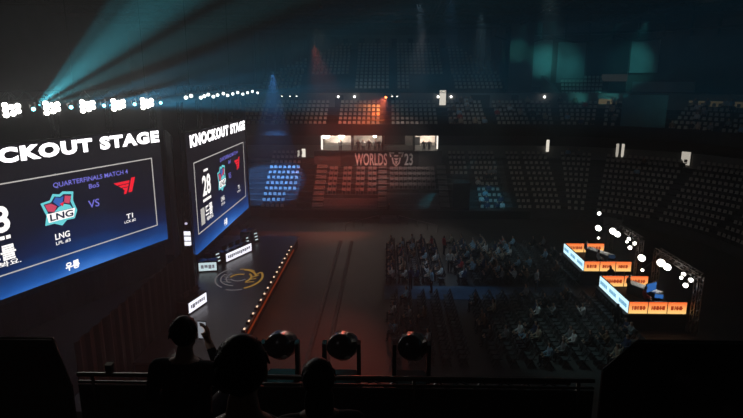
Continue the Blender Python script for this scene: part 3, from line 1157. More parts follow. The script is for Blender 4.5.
# orange spot
moving_head('moving_head_light', (0.1, 64.0, 12.45), (-2, 58, 6), LAMPO, 'glowing orange moving light above the second tier', 'moving lights before the upper wall', 1.0)
for x, n_ in ((0.75, 'left'), (1.3, 'right')):
    moving_head('moving_head_light', (x, 64.0, 12.5), (x + 1, 58, 4), LAMPS_, '%s small white moving light right of the orange one' % n_, 'moving lights before the upper wall', 0.6)
spot('orange_beam', (0.05, 63.7, 12.3), (-1.7, 62.0, 9.0), 15000, (1, 0.16, 0.03), 62, 0.9, 0.08)
spot('orange_wash', (0.05, 63.8, 12.2), (-3.0, 66.0, 9.0), 700, (1, 0.3, 0.06), 75, 0.9, 0.08)
spot('red_wash', (0.0, 63.4, 12.3), (-2.9, 42.0, 8.6), 17000, (1, 0.15, 0.09), 28, 1.0, 0.1)

# sign on the far truss end
t = thing('speaker_cluster', 'small pale speaker box hanging past the far truss end', 'speaker', (-14.3, 62, 11.9))
MB().box(-0.35, 0.35, -0.2, 0.2, 0, 0.9).build('cabinet', PALE, t, bevel=0.03)
MB().box(-0.02, 0.02, -0.02, 0.02, 0.9, 10.1).build('cable', BLKMET, t)

# ------------------------------------------------------------------ stage furniture
def desk(loc, rz, w, label, e, d=0.8):
    t = thing('player_desk', label, 'desk', loc, rz, 'desks on the stage')
    MB().box(-w / 2, w / 2, -d / 2, d / 2, 0.72, 0.78).build('desktop', GLOSS, t, bevel=0.01)
    MB().box(-w / 2, w / 2, -d / 2 + 0.03, d / 2, 0.0, 0.72).build('body', BLACK, t)
    pn = MB().box(-w / 2 + 0.05, w / 2 - 0.05, -d / 2 - 0.02, -d / 2 + 0.02, 0.1, 0.68).build('led_front', e, t)
    g = MB()
    random.seed(int(w * 100))
    x = -w / 2 + 0.2
    while x < w / 2 - 0.3:
        ww = 0.1 + 0.15 * rnd()
        g.box(x, x + ww, -d / 2 - 0.03, -d / 2 - 0.021, 0.25 + 0.1 * rnd(), 0.52)
        x += ww + 0.06
    g.build('front_pattern', glow('desk_pattern', (0.25, 0.25, 0.3), 0.6), pn)
    for i in range(max(1, int(w / 0.8))):
        xx = -w / 2 + (i + 0.5) * w / max(1, int(w / 0.8))
        mo = MB().box(xx - 0.28, xx + 0.28, 0.0, 0.04, 0.86, 1.2).build('monitor', BLKMET, t)
        MB().box(xx - 0.03, xx + 0.03, 0, 0.04, 0.78, 0.87).build('monitor_stand', BLKMET, mo)
    return t


LEDW = glow('desk_led', (0.9, 0.9, 1.0), 1.3, True)
LEDC = glow('desk_led_dim', (0.75, 0.95, 1.0), 0.8)
desk((-11.4, 40.6, 1.0), R(68), 3.2, 'long stage desk with glowing white front under the far screen', LEDW)
desk((-12.45, 37.4, 1.0), R(12), 1.3, 'short stage desk with patterned glowing front beside the drape', LEDC)
desk((-11.3, 30.6, 1.0), R(76), 1.9, 'near stage desk with glowing white front at the dark stage edge', LEDW)
desk((-11.6, 45.6, 1.0), R(80), 1.4, 'dark stage desk at the far end under the screen corner', glow('desk_led_off', (0.05, 0.05, 0.06), 1))
# side lighting tower with a small LED panel
t = thing('lighting_tower', 'black lattice tower with a glowing panel left of the far screen', 'lighting tower', (-13.0, 35.6, 1.0))
lattice(MB(), (0, 0, 0), (0, 0, 6.0), 0.45, 0.5, 0.05).build('mast', BLKMET, t)
MB().box(-0.25, 0.28, -0.36, -0.26, 2.35, 3.5).build('led_panel', BLKMET, t)
g = MB()
for zz in (3.14, 2.78, 2.44):
    g.box(-0.2, 0.24, -0.38, -0.365, zz, zz + 0.28)
g.build('panel_letters', LEDW, t)
MB().tube((0.0, -0.3, 4.1), (0.06, -0.55, 4.0), 0.16, 14).build('lamp_housing', BLKMET, t)
MB().tube((0.06, -0.55, 4.0), (0.07, -0.57, 3.99), 0.09, 12).build('lamp_lens', glow('tower_lens', (0.8, 0.75, 1), 0.8), t)
for i, (x, y) in enumerate(((-10.8, 44.6), (-11.2, 43.2), (-12.3, 38.9))):
    t = thing('stage_monitor', 'small stage monitor with slit lights, %s' % ['farthest under the screen corner', 'beside the dark far desk', 'behind the short patterned desk'][i], 'monitor', (x, y, 1.0), R(60), 'stage monitors under the far screen')
    MB().hexa([(-0.3, -0.25, 0), (0.3, -0.25, 0), (0.3, 0.3, 0), (-0.3, 0.3, 0), (-0.3, -0.05, 0.7), (0.3, -0.05, 0.7), (0.3, 0.3, 0.7), (-0.3, 0.3, 0.7)])
    m_ = MB()
    m_.hexa([(-0.3, -0.25, 0), (0.3, -0.25, 0), (0.3, 0.3, 0), (-0.3, 0.3, 0), (-0.3, -0.05, 0.9), (0.3, -0.05, 0.9), (0.3, 0.3, 0.9), (-0.3, 0.3, 0.9)])
    m_.build('cabinet', BLACK, t)
    g = MB()
    for zz in (0.2, 0.45, 0.7):
        g.box(-0.16, 0.16, -0.27 + zz * 0.2, -0.25 + zz * 0.2, zz, zz + 0.08)
    g.build('slit_light', LEDC, t)

# crest of emissive strips on the stage floor
t = thing('floor_crest', 'gold and white crest of glowing lines on the stage floor', 'floor graphic', (-9.9, 35.9, 1.0), R(8))
def arc_strip(b_, rx, ry, a0, a1, w, n=14):
    for i in range(n):
        q = []
        for f_, rr in ((i, 0), (i + 1, 0), (i + 1, 1), (i, 1)):
            a_ = R(a0 + (a1 - a0) * f_ / n)
            k_ = 1 + w * rr
            q.append((rx * k_ * math.cos(a_), ry * k_ * math.sin(a_)))
        b_.hexa([(x, y, 0.001) for x, y in q] + [(x, y, 0.012) for x, y in q])


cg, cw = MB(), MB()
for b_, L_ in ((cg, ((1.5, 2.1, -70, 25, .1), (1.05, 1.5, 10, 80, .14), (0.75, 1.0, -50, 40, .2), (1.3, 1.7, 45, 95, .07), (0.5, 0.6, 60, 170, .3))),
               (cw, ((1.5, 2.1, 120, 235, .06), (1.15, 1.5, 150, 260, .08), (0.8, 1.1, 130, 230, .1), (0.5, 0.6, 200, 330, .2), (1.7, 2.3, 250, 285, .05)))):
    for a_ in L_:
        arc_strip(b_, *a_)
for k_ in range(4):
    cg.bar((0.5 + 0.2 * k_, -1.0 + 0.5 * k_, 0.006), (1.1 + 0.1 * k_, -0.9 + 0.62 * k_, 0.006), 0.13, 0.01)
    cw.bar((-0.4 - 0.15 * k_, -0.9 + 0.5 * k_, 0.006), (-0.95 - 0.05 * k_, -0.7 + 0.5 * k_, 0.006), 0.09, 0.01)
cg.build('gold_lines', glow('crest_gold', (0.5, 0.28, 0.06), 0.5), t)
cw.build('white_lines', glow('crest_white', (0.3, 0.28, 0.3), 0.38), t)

# ------------------------------------------------------------------ people
def skin_mesh(chains, name, sub=1):
    """chains: list of lists of (co, radius); first chain is the spine; others start at an index of an earlier vertex"""
    vs, es, rs = [], [], []
    for start, pts in chains:
        prev = start
        for co, r in pts:
            vs.append(co)
            rs.append(r)
            i = len(vs) - 1
            if prev is not None:
                es.append((prev, i))
            prev = i
    me = bpy.data.meshes.new(name)
    me.from_pydata(vs, es, [])
    ob = bpy.data.objects.new(name, me)
    COL.objects.link(ob)
    md = ob.modifiers.new('skin', 'SKIN')
    md.use_smooth_shade = True
    for i, sv in enumerate(me.skin_vertices[0].data):
        rr = rs[i]
        sv.radius = (rr, rr) if not isinstance(rr, tuple) else rr
        sv.use_root = (i == 0)
    if sub:
        s_ = ob.modifiers.new('sub', 'SUBSURF')
        s_.levels = sub
        s_.render_levels = sub
    dg = bpy.context.evaluated_depsgraph_get()
    dg.update()
    out = bpy.data.meshes.new_from_object(ob.evaluated_get(dg))
    bpy.data.objects.remove(ob)
    out.name = name
    return out


def audience_mesh(pose):
    z0 = 0.0
    if pose == 'stand':
        sp = [((0, 0, 0.95), 0.15), ((0, 0.01, 1.2), 0.15), ((0, 0.01, 1.38), 0.16), ((0, 0, 1.5), 0.06), ((0, -0.02, 1.6), 0.095), ((0, -0.02, 1.7), 0.085)]
        legs = [[((s * 0.1, 0, 0.85), 0.09), ((s * 0.1, -0.02, 0.48), 0.065), ((s * 0.1, 0.02, 0.08), 0.045), ((s * 0.1, -0.12, 0.04), 0.04)] for s in (-1, 1)]
        arms = [[((s * 0.2, 0.01, 1.38), 0.07), ((s * 0.27, 0.02, 1.12), 0.05), ((s * 0.26, -0.08, 0.88), 0.038), ((s * 0.25, -0.1, 0.8), 0.04)] for s in (-1, 1)]
    else:
        lean = -0.08 if pose == 'lean' else 0.0
        sp = [((0, 0.05, 0.52), 0.16), ((0, 0.06 + lean * 0.4, 0.75), 0.15), ((0, 0.06 + lean, 0.96), 0.165), ((0, 0.03 + lean, 1.09), 0.06), ((0, 0.0 + lean, 1.2), 0.1), ((0, 0.0 + lean, 1.3), 0.09)]
        legs = [[((s * 0.11, -0.08, 0.53), 0.095), ((s * 0.14, -0.42, 0.54), 0.07), ((s * 0.14, -0.4, 0.1), 0.045), ((s * 0.14, -0.54, 0.05), 0.04)] for s in (-1, 1)]
        if pose == 'phone':
            arms = [[((s * 0.2, 0.04, 0.97), 0.07), ((s * 0.23, -0.16, 0.8), 0.05), ((s * 0.08, -0.34, 1.02), 0.038), ((s * 0.05, -0.38, 1.1), 0.04)] for s in (-1, 1)]
        else:
            arms = [[((s * 0.2, 0.05 + lean, 0.97), 0.07), ((s * 0.27, 0.0 + lean, 0.73), 0.05), ((s * 0.14, -0.26, 0.64), 0.038), ((s * 0.09, -0.34, 0.65), 0.04)] for s in (-1, 1)]
    ch = [(None, sp)] + [(0, l_) for l_ in legs] + [(2, a_) for a_ in arms]
    me = skin_mesh(ch, 'person_' + pose, 1)
    hz, hy = sp[4][0][2], sp[4][0][1]
    me.materials.clear()
    for m_ in (SKIN, TOPS[0][1], PANTS, HAIR):
        me.materials.append(m_)
    hips = sp[0][0][2]
    wr = arms[0][2][0]
    for p in me.polygons:
        c = p.center
        k = 1
        if c.z > sp[3][0][2] - 0.01 and abs(c.x) < 0.16 and abs(c.y - hy) < 0.2 and (pose != 'phone' or c.y > hy - 0.16):
            k = 3 if (c.z > hz + 0.07 or c.y > hy + 0.02) else 0
        elif abs(c.x) < abs(wr[0]) + 0.06 and (Vector((abs(c.x), c.y, c.z)) - Vector((abs(arms[0][3][0][0]), arms[0][3][0][1], arms[0][3][0][2]))).length < 0.1:
            k = 0
        elif c.z < hips + (0.1 if pose != 'stand' else 0.0) and (c.y < -0.05 or c.z < hips - 0.02):
            k = 2
        p.material_index = k
        p.use_smooth = True
    return me


PMESH = {p: audience_mesh(p) for p in ('sit', 'lean', 'phone', 'stand')}


def person(pose, loc, rz, top, label, group):
    o = bpy.data.objects.new('person', PMESH[pose])
    COL.objects.link(o)
    o.location = loc
    o.rotation_euler = (0, 0, rz)
    o.material_slots[1].link = 'OBJECT'
    o.material_slots[1].material = TOPS[top][1]
    tag(o, label, 'person', group)
    return o


def pick_top():
    return random.choices(range(len(TOPS)), TOPW)[0]


# ------------------------------------------------------------------ floor chairs and floor audience
CH = MB()
CH.box(-0.2, 0.2, -0.2, 0.2, 0.42, 0.46)
CH.hexa([(-0.2, 0.19, 0.62), (0.2, 0.19, 0.62), (0.2, 0.22, 0.62), (-0.2, 0.22, 0.62), (-0.2, 0.24, 0.86), (0.2, 0.24, 0.86), (0.2, 0.27, 0.86), (-0.2, 0.27, 0.86)])
for s in (-1, 1):
    CH.bar((s * 0.19, -0.22, 0), (s * 0.19, 0.24, 0.86), 0.03)
    CH.bar((s * 0.17, 0.24, 0), (s * 0.17, -0.18, 0.44), 0.03)
CH_ME = CH.mesh('folding_chair', CHAIRM)
chairs = []
random.seed(4)
NR = 15
rowsx = [0.6 + i * 0.86 for i in range(NR)]
for ri, x in enumerate(rowsx):
    if ri in (5,):
        pass
    gx = 0.0 if ri < 5 else 0.8
    for blk, ya, yb in (('far', 37.4, 47.2), ('near', 25.6, 34.6)):
        n = int((yb - ya) / 0.52)
        for i in range(n):
            y = ya + (i + 0.5) * 0.52 if blk == 'far' else yb - (i + 0.5) * 0.52
            if blk == 'far' and y > 46.6 - 0.0 * ri:
                continue
            chairs.append((x + gx, y, blk, ri + 1, i + 1))
cs = sorted(chairs, key=lambda c: Vector((c[0], c[1], CAMZ)).length)
cs = [c for c in cs if (project((c[0], c[1], 0.5)) or (0, 999))[1] < 372]
own = set(cs[:298])
mb = MB()
ROT = R(-90)
for c in chairs:
    if c in own:
        o = bpy.data.objects.new('folding_chair', CH_ME)
        COL.objects.link(o)
        o.location = (c[0], c[1], 0)
        o.rotation_euler = (0, 0, ROT)
        tag(o, 'black folding chair, %s row from the stage, %s from cross aisle, %s floor block' % (ordinal(c[3]), ordinal(c[4]), c[2]), 'chair', 'folding chairs on the arena floor')
    else:
        mb.merge(CH, Matrix.Translation((c[0], c[1], 0)) @ Matrix.Rotation(ROT, 4, 'Z'))
o = mb.build('folding_chairs', CHAIRM)
o['kind'] = 'stuff'
tag(o, 'remaining black folding chairs filling the far floor block', 'chairs')

npeople = 0
for c in chairs:
    p = project((c[0], c[1], 0.9))
    if not p or p[1] > 372:
        continue
    x, y, blk, ri, ci = c
    if blk == 'far':
        pr = 0.42 if ri <= 5 else (0.62 if ri <= 9 else 0.3)
        if ri > 11:
            pr = 0.16
    else:
        pr = 0.1 if ri < 7 else 0.16
        if ci > 10 and ri > 6:
            pr = 0.2
    if rnd() < pr and npeople < 285:
        npeople += 1
        tp = pick_top()
        ps = random.choice(['sit', 'sit', 'lean', 'phone'])
        person(ps, (x, y, 0), ROT + random.uniform(-0.2, 0.2), tp, 'person in a %s top, %s row from stage, %s off cross aisle, %s block' % (TOPS[tp][0], ordinal(ri), ordinal(ci), blk), 'seated audience on the arena floor')
for i, (x, y, tp, lb) in enumerate([(4.9, 44.5, 5, 'standing person in a red top in the narrow gap of the far floor block'),
                                    (4.9, 40.2, 0, 'standing person in a white top in the gap of the far floor block'),
                                    (3.2, 36.0, 6, 'person in pale blue walking along the blue-lit cross aisle'),
                                    (1.8, 36.4, 3, 'person in a navy top standing at the cross aisle'),
                                    (10.3, 36.2, 2, 'person in a grey top standing at the right end of the cross aisle'),
                                    (0.4, 57.0, 1, 'person in black standing at the foot of the centre stairs'),
                                    (13.3, 30.2, 1, 'person in black standing before the corner of the near booth')]):
    person('stand', (x, y, 0), random.uniform(-3, 3), tp, lb, 'people standing on the arena floor')

# spectators in the stands
def spect(lst, cond, prob, where):
    n = 0
    cnt = {}
    for s in lst:
        if cond(s) and rnd() < prob:
            tp = pick_top()
            person(random.choice(['sit', 'lean', 'phone']), (s[0], s[1] - 0.02, s[2]), s[3], tp,
                   'person in a %s top, %s row up, %s seat, %s' % (TOPS[tp][0], ordinal(s[5]), ordinal(s[6]), s[4].split(' of the')[0]), 'spectators in the stands')
            n += 1
    return n


random.seed(7)
spect(seats, lambda s: s[4].startswith('cyan') and s[5] < 8, 0.25, '')
spect(seats, lambda s: s[4].startswith('wedge'), 0.05, '')
spect(seats, lambda s: s[4].startswith('corner block'), 0.06, '')
up = [s for s in rest if s[4] == '' and s[2] < 12 and s[2] > 8.5]
k = 0
for s in up:
    pr = 0.3 if 7 < s[0] < 11.5 else (0.2 if s[0] > 20 else 0.1 if s[0] > 12 else 0.0)
    p = project((s[0], s[1], s[2] + 1))
    if p and p[0] < 745 and rnd() < pr:
        tp = pick_top()
        sec = 'right of upper doorway' if s[0] < 12 else 'before the corner' if s[0] < 19 else 'in the corner'
        person('sit', s[:3], s[3], tp, 'person in a %s top, tier two %s, %s row, %s seat' % (TOPS[tp][0], sec, ordinal(s[5] + 1), ordinal(s[6])), 'spectators in the second tier')
for i, (x, tp, ps) in enumerate([(-5.3, 2, 'stand'), (-3.2, 1, 'stand'), (-2.6, 0, 'stand'), (-1.9, 1, 'stand'), (-1.2, 2, 'stand'), (-0.7, 1, 'stand'), (4.6, 1, 'stand'), (5.2, 1, 'stand')]):
    person(ps, (x, 66.3, 5.65 if ps == 'stand' else 6.2), random.uniform(-0.5, 0.5), tp, 'person in a %s top inside the lit suite, %s from the left' % (TOPS[tp][0], ordinal(i + 1)), 'people inside the suite')

# ------------------------------------------------------------------ floor details
tag(MB().box(0.0, 12.8, 34.75, 37.2, 0.0, 0.02).build('aisle_carpet', CARPET), 'blue carpet strip in the cross aisle between the chair blocks', 'carpet')
for i, x in enumerate((-3.95, -2.95)):
    b = MB()
    y = 25.0
    b.poly([(x - 0.14, 0.0), (x + 0.14, 0.0), (x + 0.06, 0.06), (x - 0.06, 0.06)], 24, 48.5)
    tag(b.build('cable_ramp', mat('ramp_rubber', (0.12, 0.1, 0.09), 0.8, noise=0.2)), '%s of two long cable ramps along the empty floor' % ('left' if i == 0 else 'right'), 'cable ramp', 'cable ramps on the floor')
t = thing('crowd_barrier', 'dark low barrier running along the foot of the far stand', 'barrier', (0, 56.6, 0))
g = MB()
g.box(-12, 15, -0.03, 0.03, 0.95, 1.02)
g.box(-12, 15, -0.03, 0.03, 0.1, 0.16)
g.build('rail', BLKMET, t)
MB().box(-12, 15, -0.01, 0.01, 0.16, 0.95).build('panel', DRAPE, t)
b = MB()
b.hexa([(-0.6, 55.0, 0), (1.4, 55.0, 0), (1.4, 57.0, 0), (-0.6, 57.0, 0), (-0.4, 55.4, 0.5), (1.2, 55.4, 0.5), (1.2, 56.5, 0.5), (-0.4, 56.5, 0.5)])
tag(b.build('small_platform', CONC), 'low camera platform at the foot of the centre stairs', 'platform')
for i, (x0, y0, x1, y1) in enumerate(((-0.6, 55.6, -3.8, 52.2), (1.4, 55.6, 5.0, 51.5))):
    b = MB()
    b.bar((x0, y0, 0.7), (x1, y1, 0.7), 0.05)
    for k in range(5):
        f = k / 4
        b.bar((x0 + (x1 - x0) * f, y0 + (y1 - y0) * f, 0), (x0 + (x1 - x0) * f, y0 + (y1 - y0) * f, 0.7), 0.04)
    tag(b.build('floor_railing', ALU), 'slanted floor railing spreading %s from the low platform' % ('left' if i == 0 else 'right'), 'railing')
t = thing('equipment_desk', 'pale equipment desk at the foot of the corner stand', 'desk', (22.3, 53.6, 0), R(-30))
MB().box(-0.9, 0.9, -0.4, 0.4, 0.9, 0.98).build('desktop', PALE, t)
MB().box(-0.85, 0.85, -0.35, -0.3, 0.1, 0.9).build('front_panel', WALLG, t)
MB().box(0.3, 0.8, -0.1, 0.1, 0.98, 1.4).build('monitor', BLKMET, t)

# ------------------------------------------------------------------ caster booths
ORG = None
def orange_led():
    m = bpy.data.materials.new('orange_led')
    m.use_nodes = True
    nt = m.node_tree
    nt.nodes.clear()
    tc = nt.nodes.new('ShaderNodeTexCoord')
    sp = nt.nodes.new('ShaderNodeSeparateXYZ')
    nt.links.new(tc.outputs['Generated'], sp.inputs[0])
    rp = nt.nodes.new('ShaderNodeValToRGB')
    rp.color_ramp.elements[0].color = (1.0, 0.62, 0.2, 1)
    rp.color_ramp.elements[1].color = (0.9, 0.14, 0.03, 1)
    nt.links.new(sp.outputs['Z'], rp.inputs['Fac'])
    e = nt.nodes.new('ShaderNodeEmission')
    e.inputs['Strength'].default_value = 1.25
    nt.links.new(rp.outputs['Color'], e.inputs['Color'])
    o = nt.nodes.new('ShaderNodeOutputMaterial')
    nt.links.new(e.outputs[0], o.inputs[0])
    return m


ORG = orange_led()
ORG_D = glow('orange_led_text', (0.5, 0.05, 0.01), 0.8)
ICE = glow('ice_led', (0.6, 0.88, 1.0), 1.35, True)
ICE_D = glow('ice_led_text', (0.18, 0.5, 0.75), 0.9)


def booth(y0, y1, which):
    X0, X1 = 14.0, 17.3
    lab = 'near' if which else 'far'
    rz = thing('booth_riser', 'black riser carrying the %s caster booth' % lab, 'riser', (15.65, (y0 + y1) / 2, 0))
    hy = (y1 - y0) / 2
    MB().box(-1.9, 1.7, -hy - 0.1, hy + 0.1, 0.92, 1.0).build('deck', BLACK, rz)
    MB().box(-1.85, 1.65, -hy - 0.05, hy + 0.05, 0, 0.92).build('skirt', DRAPE, rz)

    def wall(nm, a, c, n, m, md, label, h=0.72):
        """LED panels in a row from a to c"""
        a, c = Vector((a[0], a[1], 1.0)), Vector((c[0], c[1], 1.0))
        L = (c - a).length
        ang = math.atan2(c.y - a.y, c.x - a.x)
        for i in range(n):
            t = thing('led_barrier', label % (ordinal(i + 1) if n > 1 else ''), 'LED panel', tuple(a + (c - a) * (i / n)), ang, 'LED fence panels of the %s booth' % lab)
            w = L / n - 0.04
            MB().box(0.02, w, -0.03, 0.0, 0.03, h).build('led_face', m, t)
            MB().box(0.0, w + 0.02, 0.0, 0.08, 0.0, h + 0.02).build('panel_back', BLKMET, t)
            g = MB()
            x = 0.18
            while x < w - 0.25:
                ww = 0.06 + 0.1 * rnd()
                g.box(x, x + ww, -0.04, -0.031, 0.26, 0.5)
                if rnd() < 0.6:
                    g.box(x, x + ww + 0.05, -0.042, -0.032, 0.34, 0.4)
                x += ww + 0.05
            g.build('panel_lettering', md, t)
    random.seed(20 + which)
    wall('front', (X0, y0), (X1, y0), 3, ORG, ORG_D, 'orange front panel, %%s from left, of the %s booth' % lab)
    wall('back', (X0, y1), (X1 - 0.2, y1), 2, ORG, ORG_D, 'orange rear panel, %%s from left, of the %s booth' % lab)
    wall('side', (X0, y1), (X0, y0), 3, ICE, ICE_D, 'icy blue side panel, %%s from rear, of the %s booth' % lab)
    # truss arch
    b = MB()
    xt = X1 + 0.25
    lattice(b, (xt, y1 + 0.1, 0.02), (xt, y1 + 0.1, 3.45), 0.32, 0.32, 0.045)
    lattice(b, (xt, y1 + 0.1, 3.45), (xt, y0 - 0.4, 3.45), 0.32, 0.32, 0.045)
    lattice(b, (xt, y0 - 0.4, 3.45), (xt, y0 - 0.4, 0.02), 0.32, 0.32, 0.045)
    tag(b.build('truss_arch', ALU), 'lattice truss arch along the right side of the %s booth' % lab, 'truss')
    # lamps hung from the arch
    lamps = [(0.97, 0.25, -1.1, -0.3, 'rear'), (0.62, 0.27, -0.62, -0.12, 'second'), (0.5, 0.24, -0.5, -0.2, 'third'), (0.86, 0.1, -1.2, -0.95, 'low rear'),
             (0.14, 0.13, -0.35, -0.1, 'fourth'), (0.05, 0.14, -0.12, -0.3, 'fifth'), (0.0, 0.15, -0.5, -0.55, 'lowest front'), (0.1, 0.1, -0.55, -0.25, 'small front')]
    for f, r_, dx, dz, nm in lamps:
        y = y0 + (y1 - y0) * f
        t = thing('booth_lamp', 'glowing lamp hung on the %s booth arch, %s one' % (lab, nm), 'lamp', (xt + dx, y, 3.3 + dz), 0, 'lamps on the %s booth arch' % lab)
        d = Vector((-0.7, -0.68, -0.22)).normalized()
        MB().tube(d * -0.26, d * -0.02, r_ * 0.7, 14, r_).build('housing', BLKMET, t)
        MB().tube(d * -0.02, d * 0.02, r_ * 0.92, 14).build('lens', glow('booth_lens', (1, 0.97, 0.88), 6), t)
        MB().bar(d * -0.24, (-dx - 0.16, 0.1, -dz + 0.05), 0.04).build('bracket', BLKMET, t)
    spot('booth_key', (xt - 0.6, (y0 + y1) / 2, 3.3), (15.2, (y0 + y1) / 2, 1.2), 70, (1, 0.95, 0.88), 110, 0.6, 0.2)
    # desk, monitors, people
    t = thing('caster_desk', 'white-topped caster desk inside the %s booth' % lab, 'desk', (15.9, (y0 + y1) / 2 + 0.2, 1.0), R(-62))
    MB().box(-1.1, 1.1, -0.3, 0.3, 0.7, 0.76).build('desktop', mat('white_laminate', (0.75, 0.75, 0.74), 0.5, noise=0.05), t, bevel=0.01)
    MB().box(-1.0, 1.0, -0.24, -0.2, 0.05, 0.7).build('modesty_panel', BLACK, t)
    for s in (-1, 1):
        MB().box(s * 1.0 - 0.04, s * 1.0 + 0.04, -0.2, 0.2, 0, 0.7).build('leg', BLKMET, t)
    BLS = glow('blue_monitor', (0.05, 0.22, 0.7), 0.6) if which else glow('dim_monitor', (0.05, 0.1, 0.2), 0.25)
    for i, (x, y, w, ang) in enumerate(((16.0, y0 + 1.7, 0.95, 30), (15.95, y0 + 0.6, 0.5, -20)) if which else ((16.2, y0 + 0.75, 0.5, -10),)):
        t = thing('video_monitor', '%s monitor standing in the %s booth' % ('large tilted' if w > 0.6 else 'small', lab), 'monitor', (x, y, 1.0), R(ang))
        MB().box(-0.04, 0.04, -0.04, 0.04, 0, 0.75).build('stand', BLKMET, t)
        MB().box(-0.25, 0.25, -0.2, 0.2, 0, 0.03).build('foot', BLKMET, t)
        MB().box(-w / 2, w / 2, 0.0, 0.06, 0.7, 0.7 + w * 0.6).build('casing', BLKMET, t)
        MB().box(-w / 2 + 0.03, w / 2 - 0.03, -0.01, 0.0, 0.73, 0.67 + w * 0.6).build('picture', BLS, t)
    person('lean' if which else 'sit', (15.25, y1 - 1.25, 1.0), R(75), 1 if which else 3, 'person in a %s top seated at the caster desk of the %s booth' % ('black' if which else 'navy', lab), 'casters')
    person('sit', (15.35, y0 + 1.0, 1.0), R(70), 5 if which else 0, 'person in a %s top at the front end of the %s booth' % ('red' if which else 'white', lab), 'casters')


booth(37.8, 42.3, 0)
booth(30.4, 34.8, 1)
for i, (x, tp) in enumerate(((15.0, 1), (15.5, 1), (15.9, 3), (16.5, 1))):
    person('sit' if i != 1 else 'stand', (x, 36.9, 0), R(180 + 20 * i), tp, 'dark silhouetted person before the far booth front, %s from left' % ordinal(i + 1), 'crew in front of the far booth')
# tall single lamp mast behind far booth
t = thing('lamp_mast', 'thin mast with one small white lamp behind the far booth', 'lamp', (17.7, 45.5, 0))
MB().tube((0, 0, 0), (0, 0, 3.3), 0.04, 8).build('pole', BLKMET, t)
MB().ell((0, -0.05, 3.4), 0.15, 0.12, 0.15, 10, 8).build('bulb', LAMPS_, t, smooth=True)
MB().box(-0.3, 0.3, -0.3, 0.3, 0, 0.05).build('foot', BLKMET, t)

# big dark cloth in the corner
t = thing('hanging_cloth_screen', 'big dark teal cloth screen hanging over the corner second tier', 'screen')
arc_panel(MB(), 4.5, 60, 46, 8.9, 12.7, 0.08, 8).build('cloth', mat('teal_cloth', (0.09, 0.17, 0.18), 0.8, noise=0.35, nscale=0.3), t)
arc_panel(MB(), 4.45, 60, 46, 12.7, 12.85, 0.2, 8).build('top_bar', BLKMET, t)
arc_panel(MB(), 4.45, 60, 46, 8.82, 8.92, 0.2, 8).build('bottom_bar', ALU, t)

# ------------------------------------------------------------------ roof steel
for i, y in enumerate((34, 42, 50, 58, 66, 74)):
    b = MB()
    lattice(b, (-33, y, 21.2), (44, y, 21.2), 1.3, 1.6, 0.12)
    struct(b.build('roof_truss', mat('roof_steel', (0.1, 0.07, 0.065), 0.7, 0.3, noise=0.2)), 'steel lattice truss under the dark roof')
for i, x in enumerate((4, 14, 24, 34)):
    b = MB()
    lattice(b, (x, 20, 20.9), (x + 2, 80, 20.9), 0.8, 1.4, 0.09)
    struct(b.build('roof_truss', MATS['roof_steel']), 'lengthwise steel lattice truss under the dark roof')
# sagging black cable swag over the corner
t = thing('cable_swag', 'black cable swag looping below the roof in the corner', 'cable')
g = MB()
prev = None
for i in range(25):
    a_ = 97 - i * 1.9
    q = on_arc(11.8, min(a_, 90)) if a_ < 90 else (16 - (a_ - 90) * 0.45, 69.8)
    zz = 19.3 - 0.8 * abs(math.sin(i * PI / 8))
    p = Vector((q[0], q[1] - 0.2, zz))
    if prev is not None:
        g.tube(prev, p, 0.09, 6)
    prev = p
g.build('cable', BLACK, t)

# ------------------------------------------------------------------ near balcony
b = MB()
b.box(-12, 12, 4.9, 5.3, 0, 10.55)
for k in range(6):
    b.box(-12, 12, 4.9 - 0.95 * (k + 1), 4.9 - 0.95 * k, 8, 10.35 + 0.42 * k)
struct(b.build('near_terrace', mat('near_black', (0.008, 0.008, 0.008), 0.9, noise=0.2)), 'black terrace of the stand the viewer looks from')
t = thing('front_railing', 'metal railing along the front of the near stand', 'railing', (0, 5.0, 10.50))
MB().tube((-3.05, 0, 0.66), (2.05, 0, 0.66), 0.022, 12).build('top_rail', RAILM, t, smooth=True)
MB().tube((-3.05, 0.0, 0.58), (2.05, 0.0, 0.58), 0.014, 12).build('lower_rail', RAILM, t, smooth=True)
MB().box(-3.05, 2.05, -0.01, 0.01, 0.0, 0.55).build('panel', BLACK, t)
for x in (-2.9, -1.3, 0.3, 1.9):
    MB().tube((x, 0, 0), (x, 0, 0.66), 0.02, 10).build('post', RAILM, t, smooth=True)
for s, lb in ((-1, 'left'), (1, 'right')):
    t = thing('stair_guard', 'dark stair guard with a bent metal top rail, %s picture edge' % lb, 'railing', (-3.1 if s < 0 else 2.1, 4.95, 10.55))
    xo = 0.12 if s < 0 else 0.3
    hz = 1.02 if s < 0 else 1.06
    r_ = MB()
    zb = 0.52 if s < 0 else 0.75
    r_.tube((s * 0.0, 0, zb), (s * xo, 0, hz), 0.012, 10)
    r_.tube((s * xo, 0, hz), (s * 4.2, 0, hz), 0.012, 10)
    r_.build('top_rail', RAILM if s < 0 else BLKMET, t, smooth=True)
    pn = MB()
    pn.poly([(0, 0), (s * 4.2, 0), (s * 4.2, hz - 0.02), (s * xo, hz - 0.02), (0, zb - 0.02)], 0.0, 0.03)
    pn.build('panel', GLOSS, t)
t = thing('rail_clamp', 'small clamp standing on the front railing at left', 'clamp', (-2.72, 5.0, 11.18))
MB().box(-0.03, 0.03, -0.03, 0.03, 0, 0.09).build('post', BLKMET, t)
MB().box(-0.035, 0.035, -0.035, 0.035, 0.09, 0.1).build('cap', RAILM, t)
